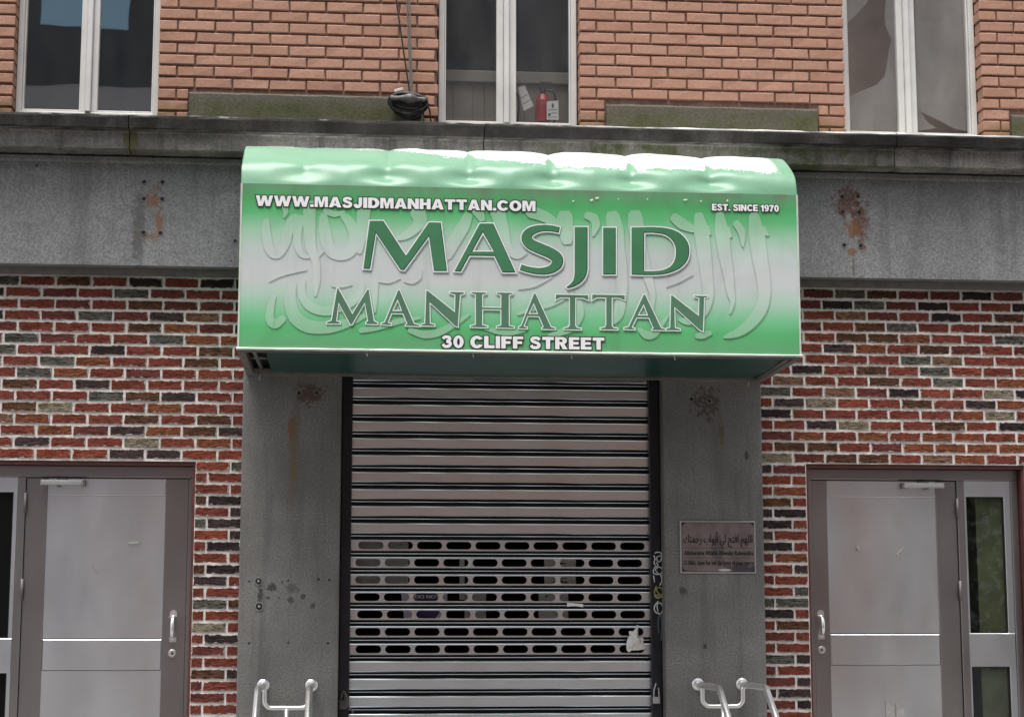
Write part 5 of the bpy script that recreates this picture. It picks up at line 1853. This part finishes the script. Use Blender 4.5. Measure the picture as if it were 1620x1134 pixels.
def block_text(parent, label, body, x0, x1, z0, h, edge, sp=0.07):
    tot = 0.0
    for c in body:
        tot += (0.38 if c == ' ' else glyph(c)[0] + sp)
    tot -= sp
    k = (x1 - x0) / tot
    x = x0
    words = [(MB(), MB())]
    fill, out = words[0]
    i = 0
    for c in body:
        if c == ' ':
            x += 0.38 * k
            words.append((MB(), MB()))
            fill, out = words[-1]
            continue
        w, shapes = glyph(c)
        for loops in shapes:
            e = (i % 4) * 0.00010
            if loops[0] == 'rib':
                P = [(x + a * k, z0 + b * h) for a, b in loops[1]]
                ww = loops[2] * (k + h) / 2
                fill.strip(smooth_path(P, 5), [ww, ww], LY0 - 0.0008 - e, 0, 0.0000015, True)
                Q = smooth_path(P, 5)
                Q = [Q[0] + (Q[0] - Q[1]).normalized() * edge] + Q + [Q[-1] + (Q[-1] - Q[-2]).normalized() * edge]
                out.strip(Q, [ww + 2 * edge] * 2, LY0 - 0.0001 - e, 0, 0.0000015, True)
            else:
                LL = [[(x + a * k, z0 + b * h) for a, b in L] for L in loops]
                out.sheet([grow(LL[0], edge)], LY0 - 0.0001 - e)
                fill.sheet(LL, LY0 - 0.0008 - e)
            i += 1
        x += (w + sp) * k
    for n_, (fill, out) in enumerate(words):
        o = fill.build('lettering', M['white'], parent, label if len(words) == 1 else f'white block capitals {body.split()[n_]}, {label}', fix=False)
        out.build('letter_outline', M['ink'], o, fix=False)


ux0, uz = at(404.5, 324.5, AY)
ux1, uz2 = at(847, 336.5, AY)
block_text(aw, 'white block capitals of the web address along the top left', 'WWW.MASJIDMANHATTAN.COM', ux0, ux1, (uz + uz2) / 2, 0.0585, 0.0052)
ux0, uz = at(1126, 333.5, AY)
ux1, uz2 = at(1232, 335.5, AY)
block_text(aw, 'at the top right of the front', 'EST. SINCE 1970', ux0, ux1, (uz + uz2) / 2, 0.038, 0.0042)
ux0, uz = at(698.5, 550.5, AY)
ux1, uz2 = at(956, 553, AY)
block_text(aw, 'along the bottom of the front', '30 CLIFF STREET', ux0, ux1, (uz + uz2) / 2, 0.067, 0.0055, 0.09)

# ------------------------------------------------------------------ across the street (seen only as reflections)
def front(name, label, x0, x1, y, h, wall, win, cols, rows, z0=1.2, dz=3.3, ww=1.3, hh=1.9, grp='buildings across the street'):
    b = thing(name, label, 'building', ((x0 + x1) / 2, y - 4, 0), grp)
    MB().box(x0, x1, y - 8, y, -0.1, h).build('wall', wall, b)
    for r in range(rows):
        for c in range(cols):
            cx = x0 + (x1 - x0) * (c + 0.5) / cols
            MB().box(cx - ww / 2, cx + ww / 2, y + 0.002, y + 0.05, z0 + r * dz, z0 + r * dz + hh).build('window', win, b)
    return b


front('apartment_building', 'pale grey building across the street with a slate blue top storey', -14, -2.2, -16.2, 9.75, M['opppale'], M['oppdark'], 6, 2, 4.4, 2.9, 1.2, 1.6)
ab = [o for o in bpy.data.objects if o.name == 'apartment_building'][0]
MB().box(-14, -2.2, -24.2, -16.19, 9.76, 15).build('top_storey', M['oppslate'], ab)  # unseen storey coloured slate to tone the left window's reflection
MB().box(-4.79, -3.44, -16.185, -16.15, 10.68, 13.6).build('blue_reflector', M['blue_mirror'], ab)  # unseen blue mirror added to put a blue patch in the left window
for a, b, m in ((-5.2, -4.45, 'oppdark'), (-3.75, -3.1, 'oppslate'), (-2.9, -2.5, 'oppbrick')):
    MB().box(a, b, -16.199, -16.12, 0.002, 3.6).build('reflection_strip', M[m], ab)  # unseen strips added to vary the reflections in the left door
front('brick_building', 'orange brick building across the street between two pale fronts', -2.2, 7.7, -16.2, 9.4, M['oppbrick'], M['oppdark'], 5, 2, 4.6, 3.4, 1.1, 1.9)
front('office_building', 'pale stone front across the street behind the leafy tree', 7.7, 18, -16.2, 15, M['opppale'], M['oppdark'], 5, 3, 4.4, 3.4, 1.2, 2.0)
MB().box(-2.19, 7.69, -24.2, -16.25, 9.41, 13).build('top_storey', M['oppslate'], [o for o in bpy.data.objects if o.name == 'brick_building'][0])  # unseen storey made slate to darken what the middle window reflects
ob = [o for o in bpy.data.objects if o.name == 'office_building'][0]
for a, b, m in ((8.05, 8.2, 'oppslate'), (8.6, 9.1, 'oppdark')):
    MB().box(a, b, -16.199, -16.12, 0.002, 3.6).build('reflection_strip', M[m], ob)  # unseen strips added so the right door's reflections vary
tr = thing('street_tree', 'small leafy tree on the pavement across the street', 'tree', (9.4, -13.6, 0))
MB().tube(smooth_path([(9.4, -13.6, 0.002), (9.42, -13.6, 1.0), (9.36, -13.62, 2.0), (9.4, -13.6, 3.4)], 4), [0.12, 0.115, 0.11, 0.105, 0.10, 0.095, 0.09, 0.085, 0.08, 0.075, 0.07, 0.06, 0.05], 8).build('trunk', M['trunk'], tr)
lv = MB()
rn = random.Random(5)
for i in range(2600):
    a, b = rn.uniform(0, 2 * pi), rn.uniform(-1, 1)
    r = rn.uniform(0.35, 1.0) ** 0.5
    c = Vector((9.4 + 1.5 * r * cos(a) * (1 - b * b) ** 0.5, -13.6 + 1.3 * r * sin(a) * (1 - b * b) ** 0.5, 2.9 + 2.0 * r * b))
    u = Vector((rn.uniform(-1, 1), rn.uniform(-1, 1), rn.uniform(-1, 1))).normalized() * 0.09
    v = Vector((rn.uniform(-1, 1), rn.uniform(-1, 1), rn.uniform(-1, 1))).normalized() * 0.07
    lv.add([c - u, c + v, c + u, c - v], [(0, 1, 2, 3)])
lv.build('crown', M['leaf'], tr, fix=False)
